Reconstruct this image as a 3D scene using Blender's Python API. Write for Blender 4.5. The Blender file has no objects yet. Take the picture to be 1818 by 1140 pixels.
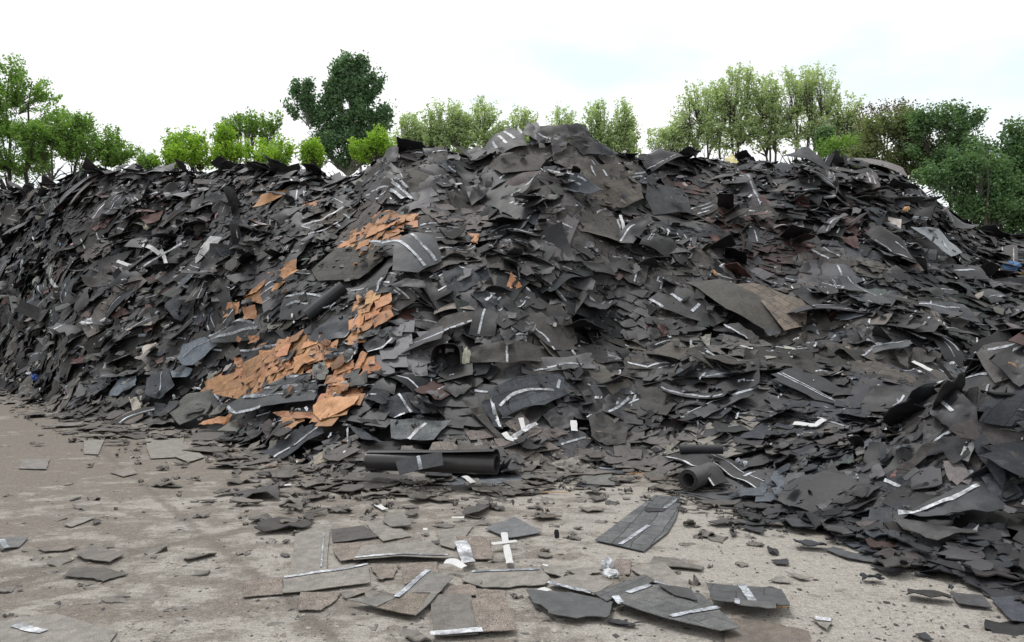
import bpy, math, random
import numpy as np
from mathutils import Vector
from mathutils.geometry import delaunay_2d_cdt

# ------------------------------------------------------------------ camera, sky, sun, exposure
scene = bpy.context.scene
COL = scene.collection
CAM_H = 1.7
cam_data = bpy.data.cameras.new("camera")
cam = bpy.data.objects.new("camera", cam_data)
COL.objects.link(cam)
cam.location = (0, 0, CAM_H)
cam.rotation_euler = (math.radians(90), 0, 0)
cam_data.lens = 28
cam_data.sensor_width = 36
cam_data.clip_end = 3000
scene.camera = cam

SUN_EL, SUN_AZ = math.radians(68), math.radians(318)
world = bpy.data.worlds.new("World")
scene.world = world
world.use_nodes = True
wn, wl = world.node_tree.nodes, world.node_tree.links
wn.clear()
w_out = wn.new("ShaderNodeOutputWorld")
w_sky = wn.new("ShaderNodeTexSky")
w_sky.sky_type = 'NISHITA'
w_sky.sun_disc = False
w_sky.sun_elevation = SUN_EL
w_sky.sun_rotation = SUN_AZ
w_bg1 = wn.new("ShaderNodeBackground")
w_bg1.inputs[1].default_value = 0.12
w_bg2 = wn.new("ShaderNodeBackground")       # the cloud deck
w_bg2.inputs[1].default_value = 0.93
w_tc = wn.new("ShaderNodeTexCoord")
w_map = wn.new("ShaderNodeMapping")
w_map.inputs['Scale'].default_value = (2.2, 2.2, 5.0)
w_map.inputs['Location'].default_value = (0.35, 0.0, 0.2)
w_ns = wn.new("ShaderNodeTexNoise")
w_ns.inputs['Scale'].default_value = 1.6
w_ns.inputs['Detail'].default_value = 5
w_rmp = wn.new("ShaderNodeValToRGB")
w_rmp.color_ramp.elements[0].position = 0.33
w_rmp.color_ramp.elements[0].color = (0.86, 0.98, 1.03, 1)
w_rmp.color_ramp.elements[1].position = 0.5
w_rmp.color_ramp.elements[1].color = (1.1, 1.1, 1.1, 1)
w_mix = wn.new("ShaderNodeMixShader")
w_mix.inputs[0].default_value = 0.93
wl.new(w_tc.outputs['Generated'], w_map.inputs[0])
wl.new(w_map.outputs[0], w_ns.inputs['Vector'])
wl.new(w_ns.outputs['Fac'], w_rmp.inputs[0])
wl.new(w_rmp.outputs[0], w_bg2.inputs[0])
wl.new(w_sky.outputs[0], w_bg1.inputs[0])
wl.new(w_bg1.outputs[0], w_mix.inputs[1])
wl.new(w_bg2.outputs[0], w_mix.inputs[2])
wl.new(w_mix.outputs[0], w_out.inputs[0])

sun_data = bpy.data.lights.new("sun", 'SUN')
sun_data.energy = 1.9
sun_data.angle = math.radians(16)
sun_data.color = (1.0, 0.985, 0.965)
sun = bpy.data.objects.new("sun", sun_data)
COL.objects.link(sun)
sd = Vector((math.sin(SUN_AZ) * math.cos(SUN_EL), math.cos(SUN_AZ) * math.cos(SUN_EL), math.sin(SUN_EL)))
sun.rotation_euler = (-sd).to_track_quat('-Z', 'Y').to_euler()
sun.location = sd * 60

scene.view_settings.view_transform = 'Standard'
scene.view_settings.look = 'None'
scene.view_settings.exposure = 0.22
scene.view_settings.gamma = 1
scene.render.engine = 'CYCLES'
scene.cycles.max_bounces = 6
scene.cycles.diffuse_bounces = 3

rng = np.random.default_rng(11)
random.seed(5)
F = 1818 * 28 / 36.0          # focal length in photo pixels
CX, CY = 909.0, 570.0

# ------------------------------------------------------------------ material helpers
def new_mat(name):
    m = bpy.data.materials.new(name)
    m.use_nodes = True
    nt = m.node_tree
    b = nt.nodes["Principled BSDF"]
    return m, nt, b

def nd(nt, t, **kw):
    n = nt.nodes.new(t)
    for k, v in kw.items():
        if isinstance(k, str) and hasattr(n, k):
            setattr(n, k, v)
        else:
            n.inputs[k].default_value = v
    return n

def mixc(nt, fac, a, b, mode='MIX'):
    n = nt.nodes.new("ShaderNodeMix")
    n.data_type = 'RGBA'
    n.blend_type = mode
    for sock, val in ((n.inputs[0], fac), (n.inputs[6], a), (n.inputs[7], b)):
        if hasattr(val, 'links') or isinstance(val, bpy.types.NodeSocket):
            nt.links.new(val, sock)
        elif isinstance(val, (int, float)):
            sock.default_value = val
        else:
            sock.default_value = (*val, 1) if len(val) == 3 else val
    return n.outputs[2]

def math_n(nt, op, a, b=None, c=None, clamp=False):
    n = nt.nodes.new("ShaderNodeMath")
    n.operation = op
    n.use_clamp = clamp
    for i, v in enumerate((a, b, c)):
        if v is None:
            continue
        if isinstance(v, bpy.types.NodeSocket):
            nt.links.new(v, n.inputs[i])
        else:
            n.inputs[i].default_value = v
    return n.outputs[0]

def noise(nt, vec, scale, detail=4, rough=0.55, dist=0.0):
    n = nt.nodes.new("ShaderNodeTexNoise")
    n.inputs['Scale'].default_value = scale
    n.inputs['Detail'].default_value = detail
    n.inputs['Roughness'].default_value = rough
    n.inputs['Distortion'].default_value = dist
    if vec is not None:
        nt.links.new(vec, n.inputs['Vector'])
    return n.outputs['Fac']

def ramp(nt, fac, p0, p1, c0=(0, 0, 0), c1=(1, 1, 1)):
    n = nt.nodes.new("ShaderNodeValToRGB")
    e = n.color_ramp.elements
    e[0].position, e[1].position = p0, p1
    e[0].color, e[1].color = (*c0, 1), (*c1, 1)
    nt.links.new(fac, n.inputs[0])
    return n.outputs[0]

def bump(nt, h, strength, dist, b):
    n = nt.nodes.new("ShaderNodeBump")
    n.inputs['Strength'].default_value = strength
    n.inputs['Distance'].default_value = dist
    nt.links.new(h, n.inputs['Height'])
    nt.links.new(n.outputs[0], b.inputs['Normal'])

# shingle: colour comes from the 'tint' attribute, course lines from 'uvm'
def shingle_material():
    m, nt, b = new_mat("asphalt_shingle")
    at = nd(nt, "ShaderNodeAttribute", attribute_name='tint')
    uv = nd(nt, "ShaderNodeAttribute", attribute_name='uvm')
    tc = nt.nodes.new("ShaderNodeTexCoord")
    sep = nt.nodes.new("ShaderNodeSeparateXYZ")
    nt.links.new(uv.outputs['Vector'], sep.inputs[0])
    br = nt.nodes.new("ShaderNodeTexBrick")
    br.inputs['Scale'].default_value = 1.0
    br.inputs['Brick Width'].default_value = 0.30
    br.inputs['Row Height'].default_value = 0.145
    br.inputs['Mortar Size'].default_value = 0.004
    br.inputs['Mortar Smooth'].default_value = 0.1
    br.inputs['Color1'].default_value = (0.78, 0.78, 0.78, 1)
    br.inputs['Color2'].default_value = (1.25, 1.22, 1.18, 1)
    br.inputs['Mortar'].default_value = (0.22, 0.22, 0.22, 1)
    dn = nt.nodes.new("ShaderNodeTexNoise")
    dn.inputs['Scale'].default_value = 3.0
    nt.links.new(uv.outputs['Vector'], dn.inputs['Vector'])
    va = nt.nodes.new("ShaderNodeVectorMath"); va.operation = 'MULTIPLY_ADD'
    va.inputs[1].default_value = (0.06, 0.06, 0)
    nt.links.new(dn.outputs['Color'], va.inputs[0])
    nt.links.new(uv.outputs['Vector'], va.inputs[2])
    nt.links.new(va.outputs[0], br.inputs['Vector'])
    base = mixc(nt, sep.outputs[2], at.outputs['Color'],
                mixc(nt, 1.0, at.outputs['Color'], br.outputs['Color'], 'MULTIPLY'))
    # blotches of dust and scuffing
    n1 = noise(nt, tc.outputs['Object'], 3.5, 6, 0.65, 0.6)
    base = mixc(nt, math_n(nt, 'MULTIPLY', ramp(nt, n1, 0.45, 0.75), 0.45), base, mixc(nt, 0.15, base, (0.25, 0.25, 0.255)))
    n2 = noise(nt, tc.outputs['Object'], 14, 5, 0.7)
    base = mixc(nt, 0.9, base, mixc(nt, 1.0, base, ramp(nt, n2, 0.3, 0.7, (0.62, 0.62, 0.63), (1.4, 1.38, 1.35)), 'MULTIPLY'))
    # granules
    g = noise(nt, tc.outputs['Object'], 190, 2, 0.6)
    base = mixc(nt, at.outputs['Alpha'], base, mixc(nt, 1.0, base, ramp(nt, g, 0.36, 0.66, (0.35, 0.35, 0.35), (2.3, 2.25, 2.2)), 'MULTIPLY'))
    nt.links.new(base, b.inputs['Base Color'])
    ro = math_n(nt, 'ADD', math_n(nt, 'MULTIPLY', at.outputs['Alpha'], 0.55), 0.33)
    ro = math_n(nt, 'ADD', ro, math_n(nt, 'MULTIPLY', n2, 0.15), clamp=True)
    nt.links.new(ro, b.inputs['Roughness'])
    nt.links.new(math_n(nt, 'SUBTRACT', 0.48, math_n(nt, 'MULTIPLY', at.outputs['Alpha'], 0.42)), b.inputs['Specular IOR Level'])
    h = math_n(nt, 'ADD', math_n(nt, 'MULTIPLY', g, at.outputs['Alpha']), math_n(nt, 'MULTIPLY', n2, 1.6))
    bump(nt, h, 0.45, 0.006, b)
    return m

def tape_material(name, c0, c1, rough=0.45):
    m, nt, b = new_mat(name)
    tc = nt.nodes.new("ShaderNodeTexCoord")
    n1 = noise(nt, tc.outputs['Object'], 22, 6, 0.75, 0.8)
    n2 = noise(nt, tc.outputs['Object'], 5, 3, 0.6)
    c = ramp(nt, n1, 0.36, 0.60, c0, c1)
    c = mixc(nt, ramp(nt, n2, 0.46, 0.64), c, mixc(nt, 0.75, c, (0.05, 0.05, 0.055)))
    nt.links.new(c, b.inputs['Base Color'])
    b.inputs['Roughness'].default_value = rough
    bump(nt, n1, 0.4, 0.004, b)
    return m

M_SH = shingle_material()
M_TAPE = tape_material("sealant_strip", (0.07, 0.075, 0.09), (0.55, 0.58, 0.62))
M_TAPEW = tape_material("pale_release_tape", (0.20, 0.205, 0.22), (0.66, 0.67, 0.69))

def plain_material(name, col, rough=0.7, var=0.3, scale=12):
    m, nt, b = new_mat(name)
    tc = nt.nodes.new("ShaderNodeTexCoord")
    n1 = noise(nt, tc.outputs['Object'], scale, 5, 0.65)
    lo = tuple(c * (1 - var) for c in col)
    hi = tuple(min(1, c * (1 + var)) for c in col)
    nt.links.new(ramp(nt, n1, 0.3, 0.7, lo, hi), b.inputs['Base Color'])
    b.inputs['Roughness'].default_value = rough
    bump(nt, n1, 0.3, 0.01, b)
    return m

# ------------------------------------------------------------------ numpy value noise and the heap surface
def _hash(ix, iy, seed):
    h = (ix.astype(np.int64) * 374761393 + iy.astype(np.int64) * 668265263 + seed * 1442695041) & 0xffffffff
    h = ((h ^ (h >> 13)) * 1274126177) & 0xffffffff
    return ((h ^ (h >> 16)) & 0xffff) / 65535.0

def vnoise(x, y, seed=0):
    x = np.asarray(x, float); y = np.asarray(y, float)
    ix, iy = np.floor(x), np.floor(y)
    fx, fy = x - ix, y - iy
    fx = fx * fx * (3 - 2 * fx); fy = fy * fy * (3 - 2 * fy)
    a = _hash(ix, iy, seed); b = _hash(ix + 1, iy, seed)
    c = _hash(ix, iy + 1, seed); d = _hash(ix + 1, iy + 1, seed)
    return ((a * (1 - fx) + b * fx) * (1 - fy) + (c * (1 - fx) + d * fx) * fy) * 2 - 1

SKY_DROP = 9
# bearing (photo column) : skyline row, ridge depth
SK = np.array([(-900, 330, 34), (-300, 315, 31), (0, 325, 28), (60, 318, 25), (130, 308, 22), (200, 298, 21), (300, 295, 20), (430, 287, 18.5),
               (520, 294, 17.4), (560, 310, 17), (600, 314, 16.6), (640, 304, 16.1), (665, 280, 15.8), (690, 258, 15.6), (740, 248, 15.5), (790, 248, 15.5),
               (830, 268, 15.5), (860, 262, 15.5), (890, 238, 15.5), (930, 230, 15.4), (960, 222, 15.4), (1000, 220, 15.4), (1040, 226, 15.5),
               (1060, 246, 15.7), (1100, 258, 16), (1150, 268, 16.3), (1200, 271, 16.7), (1260, 276, 17), (1310, 276, 17.2), (1350, 282, 17.3),
               (1390, 277, 17.4), (1430, 266, 17.5), (1470, 281, 17.6), (1530, 286, 17.8), (1590, 304, 18), (1650, 332, 18), (1690, 366, 18),
               (1740, 396, 18.2), (1818, 405, 18.6), (2100, 430, 20), (2700, 470, 24)], float)
SK[:, 1] += SKY_DROP + np.clip((SK[:, 0] - 1560) / 12, 0, 7) + np.clip((260 - SK[:, 0]) / 40, 0, 5)
BS = np.array([(-900, 650), (-300, 670), (0, 690), (60, 712), (130, 742), (300, 762), (400, 775), (480, 812), (560, 838), (650, 850), (900, 845),
               (1000, 835), (1150, 828), (1240, 862), (1370, 885), (1400, 922), (1500, 945), (1600, 975), (1700, 1008), (1818, 1040), (2100, 1060), (2700, 1060)], float)
MD = np.array([(-900, 27, 470), (-300, 26, 470), (0, 23.5, 480), (130, 17.5, 520), (300, 16, 520), (430, 14, 540), (560, 12, 580), (700, 11.3, 560),
               (900, 11.3, 560), (1100, 12, 560), (1240, 11.5, 600), (1400, 11, 640), (1650, 10, 680), (1818, 10.5, 690), (2100, 12, 680), (2700, 13, 680)], float)

def H0(X, Y):
    X = np.asarray(X, float); Y = np.maximum(np.asarray(Y, float), 0.5)
    px = CX + F * X / Y
    yb = F * CAM_H / (np.interp(px, BS[:, 0], BS[:, 1]) - CY)
    yr = np.interp(px, SK[:, 0], SK[:, 2])
    zr = CAM_H + (CY - np.interp(px, SK[:, 0], SK[:, 1])) / F * yr
    ym = np.interp(px, MD[:, 0], MD[:, 1])
    zm = CAM_H + (CY - np.interp(px, MD[:, 0], MD[:, 2])) / F * ym
    t1 = np.clip((Y - yb) / (ym - yb), 0, 1)
    z1 = zm * (0.55 * t1 + 0.45 * t1 * t1)
    t2 = np.clip((Y - ym) / (yr - ym), 0, 1)
    z2 = (zr - zm) * t2
    z = z1 + z2 - np.maximum(Y - yr, 0) * 0.62
    z = np.maximum(z, 0)
    near = 1.3 * np.exp(-((X - 5.1) / 1.45) ** 2 - ((Y - 7.05) / 0.95) ** 2)
    # ends of the heap
    return z + near

def HN(X, Y):
    z = H0(X, Y)
    e = np.clip(z / 1.2, 0, 1)
    px = CX + F * np.asarray(X) / np.maximum(Y, .5)
    yr = np.interp(px, SK[:, 0], SK[:, 2])
    e = e * (0.3 + 0.7 * np.clip((yr - Y) / 1.5, 0, 1))
    n = 0.34 * vnoise(np.asarray(X) / 1.7 + .3, np.asarray(Y) / 1.5, 3) + 0.22 * vnoise(np.asarray(X) / 0.75, np.asarray(Y) / 0.7, 8) \
        + 0.05 * vnoise(np.asarray(X) / .3, np.asarray(Y) / .3, 9)
    return z + n * e

def grad(fn, X, Y, e=0.15):
    gx = (fn(X + e, Y) - fn(X - e, Y)) / (2 * e)
    gy = (fn(X, Y + e) - fn(X, Y - e)) / (2 * e)
    n = np.stack([-gx, -gy, np.ones_like(gx)], -1)
    return n / np.linalg.norm(n, axis=-1, keepdims=True)

_YS = np.concatenate([np.arange(3, 12, .04), np.arange(12, 45, .08)])
def hit(px, py):
    sx, sz = (px - CX) / F, (CY - py) / F
    z = CAM_H + sz * _YS
    h = np.maximum(HN(sx * _YS, _YS), 0)
    k = np.nonzero(z <= h + 1e-6)[0]
    if len(k):
        Y = _YS[k[0]]
    else:
        Y = float(np.interp(px, SK[:, 0], SK[:, 2])) - .2
    return np.array([sx * Y, Y, CAM_H + sz * Y])

def project(P):
    Y = np.maximum(P[..., 1], .1)
    return np.stack([CX + F * P[..., 0] / Y, CY - F * (P[..., 2] - CAM_H) / Y], -1)

# ------------------------------------------------------------------ mesh helpers
def build_mesh(name, V, faces, mats, mat_idx=None, tint=None, uvm=None, smooth_angle=None):
    """faces: (n,k) int array or list of lists"""
    me = bpy.data.meshes.new(name)
    V = np.asarray(V, np.float32)
    me.vertices.add(len(V))
    me.vertices.foreach_set("co", V.ravel())
    if isinstance(faces, np.ndarray):
        k = faces.shape[1]
        fl = faces.ravel().astype(np.int32)
        st = (np.arange(len(faces)) * k).astype(np.int32)
    else:
        ln = np.array([len(f) for f in faces])
        fl = np.array([i for f in faces for i in f], np.int32)
        st = np.concatenate([[0], np.cumsum(ln)[:-1]]).astype(np.int32)
    me.loops.add(len(fl))
    me.loops.foreach_set("vertex_index", fl)
    me.polygons.add(len(st))
    me.polygons.foreach_set("loop_start", st)
    if mat_idx is not None:
        me.polygons.foreach_set("material_index", np.asarray(mat_idx, np.int32))
    for m in mats:
        me.materials.append(m)
    me.update(calc_edges=True)
    me.validate()
    if tint is not None:
        a = me.attributes.new('tint', 'FLOAT_COLOR', 'POINT')
        a.data.foreach_set('color', np.asarray(tint, np.float32).ravel())
    if uvm is not None:
        a = me.attributes.new('uvm', 'FLOAT_VECTOR', 'POINT')
        a.data.foreach_set('vector', np.asarray(uvm, np.float32).ravel())
    if smooth_angle:
        me.polygons.foreach_set("use_smooth", np.ones(len(me.polygons), bool))
        me.set_sharp_from_angle(angle=math.radians(smooth_angle))
    return me

def link(name, me, parent=None, loc=None):
    o = bpy.data.objects.new(name, me)
    COL.objects.link(o)
    if parent is not None:
        o.parent = parent
    if loc is not None:
        o.location = loc
    return o

def tag(o, label=None, cat=None, group=None, kind=None):
    if label: o['label'] = label
    if cat: o['category'] = cat
    if group: o['group'] = group
    if kind: o['kind'] = kind
    return o

# colour keys: (rgb, granule amount, word)
PAL = {
    'K': ((0.024, 0.024, 0.028), 0.25, 'black'),
    'B': ((0.043, 0.048, 0.058), 0.6, 'blue-grey'),
    'W': ((0.060, 0.056, 0.054), 0.5, 'dark brownish grey'),
    'D': ((0.036, 0.035, 0.038), 0.3, 'charcoal'),
    'G': ((0.17, 0.16, 0.145), 0.45, 'dusty grey'),
    'S': ((0.15, 0.132, 0.118), 0.95, 'speckled brown-grey'),
    'T': ((0.15, 0.125, 0.10), 0.6, 'tan'),
    'L': ((0.27, 0.265, 0.25), 0.7, 'light grey'),
    'O': ((0.335, 0.168, 0.082), 0.35, 'orange-brown'),
    'R': ((0.082, 0.038, 0.033), 0.35, 'dark red'),
    'U': ((0.10, 0.118, 0.14), 0.5, 'pale blue-grey'),
    'V': ((0.24, 0.26, 0.28), 0.05, 'silver-grey'),
    'N': ((0.075, 0.09, 0.085), 0.9, 'greenish grey'),
    'X': ((0.48, 0.48, 0.47), 0.05, 'white'),
}
# ------------------------------------------------------------------ ground
def ground_material():
    m, nt, b = new_mat("yard_concrete")
    tc = nt.nodes.new("ShaderNodeTexCoord")
    P = tc.outputs['Object']
    sep = nt.nodes.new("ShaderNodeSeparateXYZ")
    nt.links.new(P, sep.inputs[0])
    st = nt.nodes.new("ShaderNodeMapping")
    st.inputs['Scale'].default_value = (0.8, 1.1, 1)
    nt.links.new(P, st.inputs[0])
    big = noise(nt, st.outputs[0], 0.5, 4, 0.6, 0.0)
    mid = noise(nt, st.outputs[0], 3.4, 10, 0.78, 0.15)
    fine = noise(nt, P, 26, 6, 0.75, 0.3)
    grit = noise(nt, P, 110, 3, 0.7)
    # east side is cleaner, crushed pale concrete; west side has trodden-in dirt
    east = math_n(nt, 'MULTIPLY_ADD', sep.outputs[0], 0.30, 0.18, clamp=True)
    clean = mixc(nt, ramp(nt, fine, .3, .7), (0.205, 0.188, 0.168), (0.42, 0.393, 0.355))
    dirt = mixc(nt, ramp(nt, fine, .3, .7), (0.115, 0.10, 0.086), (0.24, 0.212, 0.183))
    f = math_n(nt, 'ADD', math_n(nt, 'MULTIPLY', mid, 0.60), math_n(nt, 'MULTIPLY', big, 0.35))
    f = math_n(nt, 'ADD', f, math_n(nt, 'MULTIPLY', fine, 0.30))
    f = math_n(nt, 'SUBTRACT', f, math_n(nt, 'MULTIPLY', east, 0.07))
    # dirt gathers near the foot of the heap
    foot = math_n(nt, 'MULTIPLY', math_n(nt, 'SUBTRACT', math_n(nt, 'SUBTRACT', sep.outputs[1], 7.4), math_n(nt, 'ABSOLUTE', math_n(nt, 'MULTIPLY', sep.outputs[0], 0.0))), 0.085)
    foot = math_n(nt, 'MULTIPLY', math_n(nt, 'MAXIMUM', foot, 0.0), math_n(nt, 'SUBTRACT', 1.0, math_n(nt, 'MULTIPLY', east, 0.9)))
    f = math_n(nt, 'ADD', f, math_n(nt, 'MINIMUM', foot, 0.07))
    mask = ramp(nt, f, 0.605, 0.665)
    col = mixc(nt, mask, clean, dirt)
    # slab joints packed with dirt: wobbling bands
    wob = noise(nt, P, 1.4, 5, 0.6)
    wobf = noise(nt, P, 9, 4, 0.7)
    joints = None
    for (x0, y0, x1, y1, wid) in JOINTS:
        dx, dy = x1 - x0, y1 - y0
        L = math.hypot(dx, dy)
        d = math_n(nt, 'ADD', math_n(nt, 'MULTIPLY', math_n(nt, 'SUBTRACT', sep.outputs[0], x0), dy / L),
                   math_n(nt, 'MULTIPLY', math_n(nt, 'SUBTRACT', sep.outputs[1], y0), -dx / L))
        d = math_n(nt, 'ADD', d, math_n(nt, 'MULTIPLY', math_n(nt, 'SUBTRACT', wob, 0.5), 0.12))
        d = math_n(nt, 'ABSOLUTE', d)
        d = math_n(nt, 'ADD', d, math_n(nt, 'MULTIPLY', math_n(nt, 'SUBTRACT', wobf, 0.5), 0.16))
        a = math_n(nt, 'MULTIPLY', math_n(nt, 'SUBTRACT', wid, d), 18.0, clamp=True)
        joints = a if joints is None else math_n(nt, 'MAXIMUM', joints, a)
    fade = math_n(nt, 'MULTIPLY', math_n(nt, 'SUBTRACT', 0.8, sep.outputs[0]), 1.2, clamp=True)
    joints = math_n(nt, 'MULTIPLY', joints, fade)
    col = mixc(nt, math_n(nt, 'MULTIPLY', joints, 0.7), col, mixc(nt, fine, (0.10, 0.088, 0.076), (0.19, 0.168, 0.146)))
    g2 = ramp(nt, grit, 0.33, 0.68, (0.62, 0.62, 0.62), (1.34, 1.33, 1.3))
    col = mixc(nt, 1.0, col, g2, 'MULTIPLY')
    # sparse dark flecks of asphalt granules
    sp = ramp(nt, noise(nt, P, 60, 2, 0.5), 0.70, 0.74)
    col = mixc(nt, math_n(nt, 'MULTIPLY', sp, 0.6), col, (0.05, 0.045, 0.042))
    nt.links.new(col, b.inputs['Base Color'])
    b.inputs['Roughness'].default_value = 0.95
    b.inputs['Specular IOR Level'].default_value = 0.25
    h = math_n(nt, 'ADD', math_n(nt, 'MULTIPLY', fine, 0.7), math_n(nt, 'MULTIPLY', grit, 0.35))
    h = math_n(nt, 'SUBTRACT', h, math_n(nt, 'MULTIPLY', mask, 0.35))
    bump(nt, h, 0.8, 0.015, b)
    return m

def gp(px, py):                      # ground point under a photo pixel
    Y = F * CAM_H / (py - CY)
    return ((px - CX) / F * Y, Y)

JOINTS = []
for a_, b_, w_ in (((235, 845), (470, 1035), .07), ((0, 1020), (350, 958), .09), ((350, 958), (640, 892), .085)):
    p_, q_ = gp(*a_), gp(*b_)
    JOINTS.append((p_[0], p_[1], q_[0], q_[1], w_))

def make_ground():
    xs = np.concatenate([[-1500, -400, -120, -40], np.linspace(-14, 14, 113), [40, 120, 400, 1500]])
    ys = np.concatenate([[-300, -40, -5, 0], np.linspace(2, 26, 97), [60, 150, 500, 2500]])
    X, Y = np.meshgrid(xs, ys, indexing='ij')
    near = (np.abs(X) < 15) & (Y > 0) & (Y < 27)
    Z = np.where(near, 0.006 * vnoise(X / .8, Y / .8, 21), 0)
    V = np.stack([X, Y, Z], -1).reshape(-1, 3)
    nx, ny = len(xs), len(ys)
    i, j = np.meshgrid(np.arange(nx - 1), np.arange(ny - 1), indexing='ij')
    a = (i * ny + j).ravel()
    Fc = np.stack([a, a + ny, a + ny + 1, a + 1], -1)
    me = build_mesh("ground", V, Fc, [ground_material()], smooth_angle=60)
    return tag(link("ground", me), kind='structure')
make_ground()

# ------------------------------------------------------------------ batches of bent shingle pieces
def grid_faces(nu, nv):
    """quads of top layer, bottom layer and rim for a (nu+1)x(nv+1) two-layer piece"""
    n1 = (nu + 1) * (nv + 1)
    i, j = np.meshgrid(np.arange(nu), np.arange(nv), indexing='ij')
    a = (i * (nv + 1) + j).ravel()
    top = np.stack([a, a + nv + 1, a + nv + 2, a + 1], -1)
    bot = top[:, ::-1] + n1
    idx = lambda i, j: i * (nv + 1) + j
    rim = [idx(k, 0) for k in range(nu)] + [idx(nu, k) for k in range(nv)] + [idx(nu - k, nv) for k in range(nu)] + [idx(0, nv - k) for k in range(nv)]
    rim = np.array(rim); nxt = np.roll(rim, -1)
    side = np.stack([nxt, rim, rim + n1, nxt + n1], -1)
    return np.concatenate([top, bot, side]), n1

class Batch:
    pass

def frames(n0, yaw, pitch, roll):
    """e1 (long axis), e2, e3 from surface normals; yaw measured from the level line of the slope"""
    N = len(n0)
    up = np.tile([0., 0., 1.], (N, 1))
    flat = np.abs(n0[:, 2]) > 0.995
    h = np.cross(up, n0); h[flat] = [1, 0, 0]
    h /= np.linalg.norm(h, axis=1, keepdims=True)        # level line
    d = np.cross(n0, h)                                   # up-slope
    # pitch: lower edge lifts off the slope (rotate about h)
    c, s = np.cos(pitch)[:, None], np.sin(pitch)[:, None]
    d2 = d * c - n0 * s
    n2 = n0 * c + d * s
    c, s = np.cos(roll)[:, None], np.sin(roll)[:, None]
    h2 = h * c + n2 * s
    n3 = n2 * c - h * s
    c, s = np.cos(yaw)[:, None], np.sin(yaw)[:, None]
    e1 = h2 * c + d2 * s
    e2 = -h2 * s + d2 * c
    return e1, e2, n3

def make_batch(C, n0, L, W, yaw, pitch, roll, bend, twist, curl, torn, nu, nv, cut=0.35):
    N = len(C)
    B = Batch()
    B.C, B.L, B.W, B.nu, B.nv, B.N = C, L, W, nu, nv, N
    B.e1, B.e2, B.e3 = frames(n0, yaw, pitch, roll)
    B.bend, B.twist, B.curl = bend * .6, twist, curl
    B.fold = (rng.random(N) < .5) * rng.normal(0, .22, N) * np.clip(np.abs(bend) * 14, .15, 1); B.fu = rng.uniform(-.3, .3, N)
    B.bend2 = rng.normal(0, .4, N) * bend
    B.ph = rng.uniform(0, 6.28, (N, 3)); B.rip = np.abs(rng.normal(0, .014, N)); B.crm = np.abs(rng.normal(0, .045, N)) * np.clip(L - .06, .008, .8)
    B.taper = rng.normal(0, .16, (N, 2)); B.skew = rng.normal(0, .18, N)
    u = np.linspace(-.5, .5, nu + 1)[None, :, None] * np.ones((N, 1, nv + 1))
    v = np.linspace(-.5, .5, nv + 1)[None, None, :] * np.ones((N, nu + 1, 1))
    # torn outline: ends and long edges are pushed in and out, corners cut
    je = rng.normal(0, 1, (N, 2, nv + 1)) * torn[:, None, None]
    jl = rng.normal(0, .45, (N, 2, nu + 1)) * torn[:, None, None] * (rng.random((N, 2, 1)) < .6)
    ue = u.copy(); ve = v.copy()
    ue[:, 0, :] += np.abs(je[:, 0]) / L[:, None]; ue[:, -1, :] -= np.abs(je[:, 1]) / L[:, None]
    ve[:, :, 0] += np.abs(jl[:, 0]) / W[:, None]; ve[:, :, -1] -= np.abs(jl[:, 1]) / W[:, None]
    cc = (rng.random((N, 4)) < cut) * rng.uniform(.1, .5, (N, 4))
    for k, (iu, iv, su, sv) in enumerate(((0, 0, 1, 1), (-1, 0, -1, 1), (0, -1, 1, -1), (-1, -1, -1, -1))):
        ue[:, iu, iv] += su * cc[:, k] * .35
        ve[:, iu, iv] += sv * cc[:, k] * .35
    B.ue, B.ve = ue, ve
    B.top = surf_eval(B, ue, ve, 0)
    return B

def surf_eval(B, u, v, lift):
    s = (B.N,) + (1,) * (u.ndim - 1)
    r = lambda a: a.reshape(s)
    x = u * r(B.L) * (1 + r(B.taper[:, 0]) * v * 2 * .5)
    y = v * r(B.W) * (1 + r(B.taper[:, 1]) * u * 2 * .5) + r(B.skew) * u * r(B.W)
    z = r(B.bend) * (.25 - (u) ** 2) * 4 * r(B.L) + r(B.bend2) * (.25 - v ** 2) * 4 * r(B.W) + r(B.twist) * u * v * 2 * r(B.W)
    z = z - r(B.fold) * np.abs(u + .25 * v * np.sign(r(B.fu)) - r(B.fu)) * r(B.L)
    au = np.maximum(np.abs(u) - .22, 0)
    z = z + r(B.curl) * (au * np.where(u > 0, 1, .25)) ** 2 * 6 * r(B.L)
    z = z + r(B.rip) * np.sin(u * 9 + r(B.ph[:, 0])) * np.cos(v * 5 + r(B.ph[:, 1])) + lift
    z = z + r(B.crm) * (vnoise(u * r(B.L) * 3.1 + r(B.ph[:, 0]) * 9, v * r(B.W) * 4.3 + r(B.ph[:, 2]) * 9, 12) + .5 * vnoise(u * r(B.L) * 8 + r(B.ph[:, 1]) * 9, v * r(B.W) * 9 + r(B.ph[:, 2]) * 5, 13))
    P = B.C.reshape((B.N,) + (1,) * (u.ndim - 1) + (3,))
    e = lambda a: a.reshape((B.N,) + (1,) * (u.ndim - 1) + (3,))
    return P + x[..., None] * e(B.e1) + y[..., None] * e(B.e2) + z[..., None] * e(B.e3)

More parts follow.
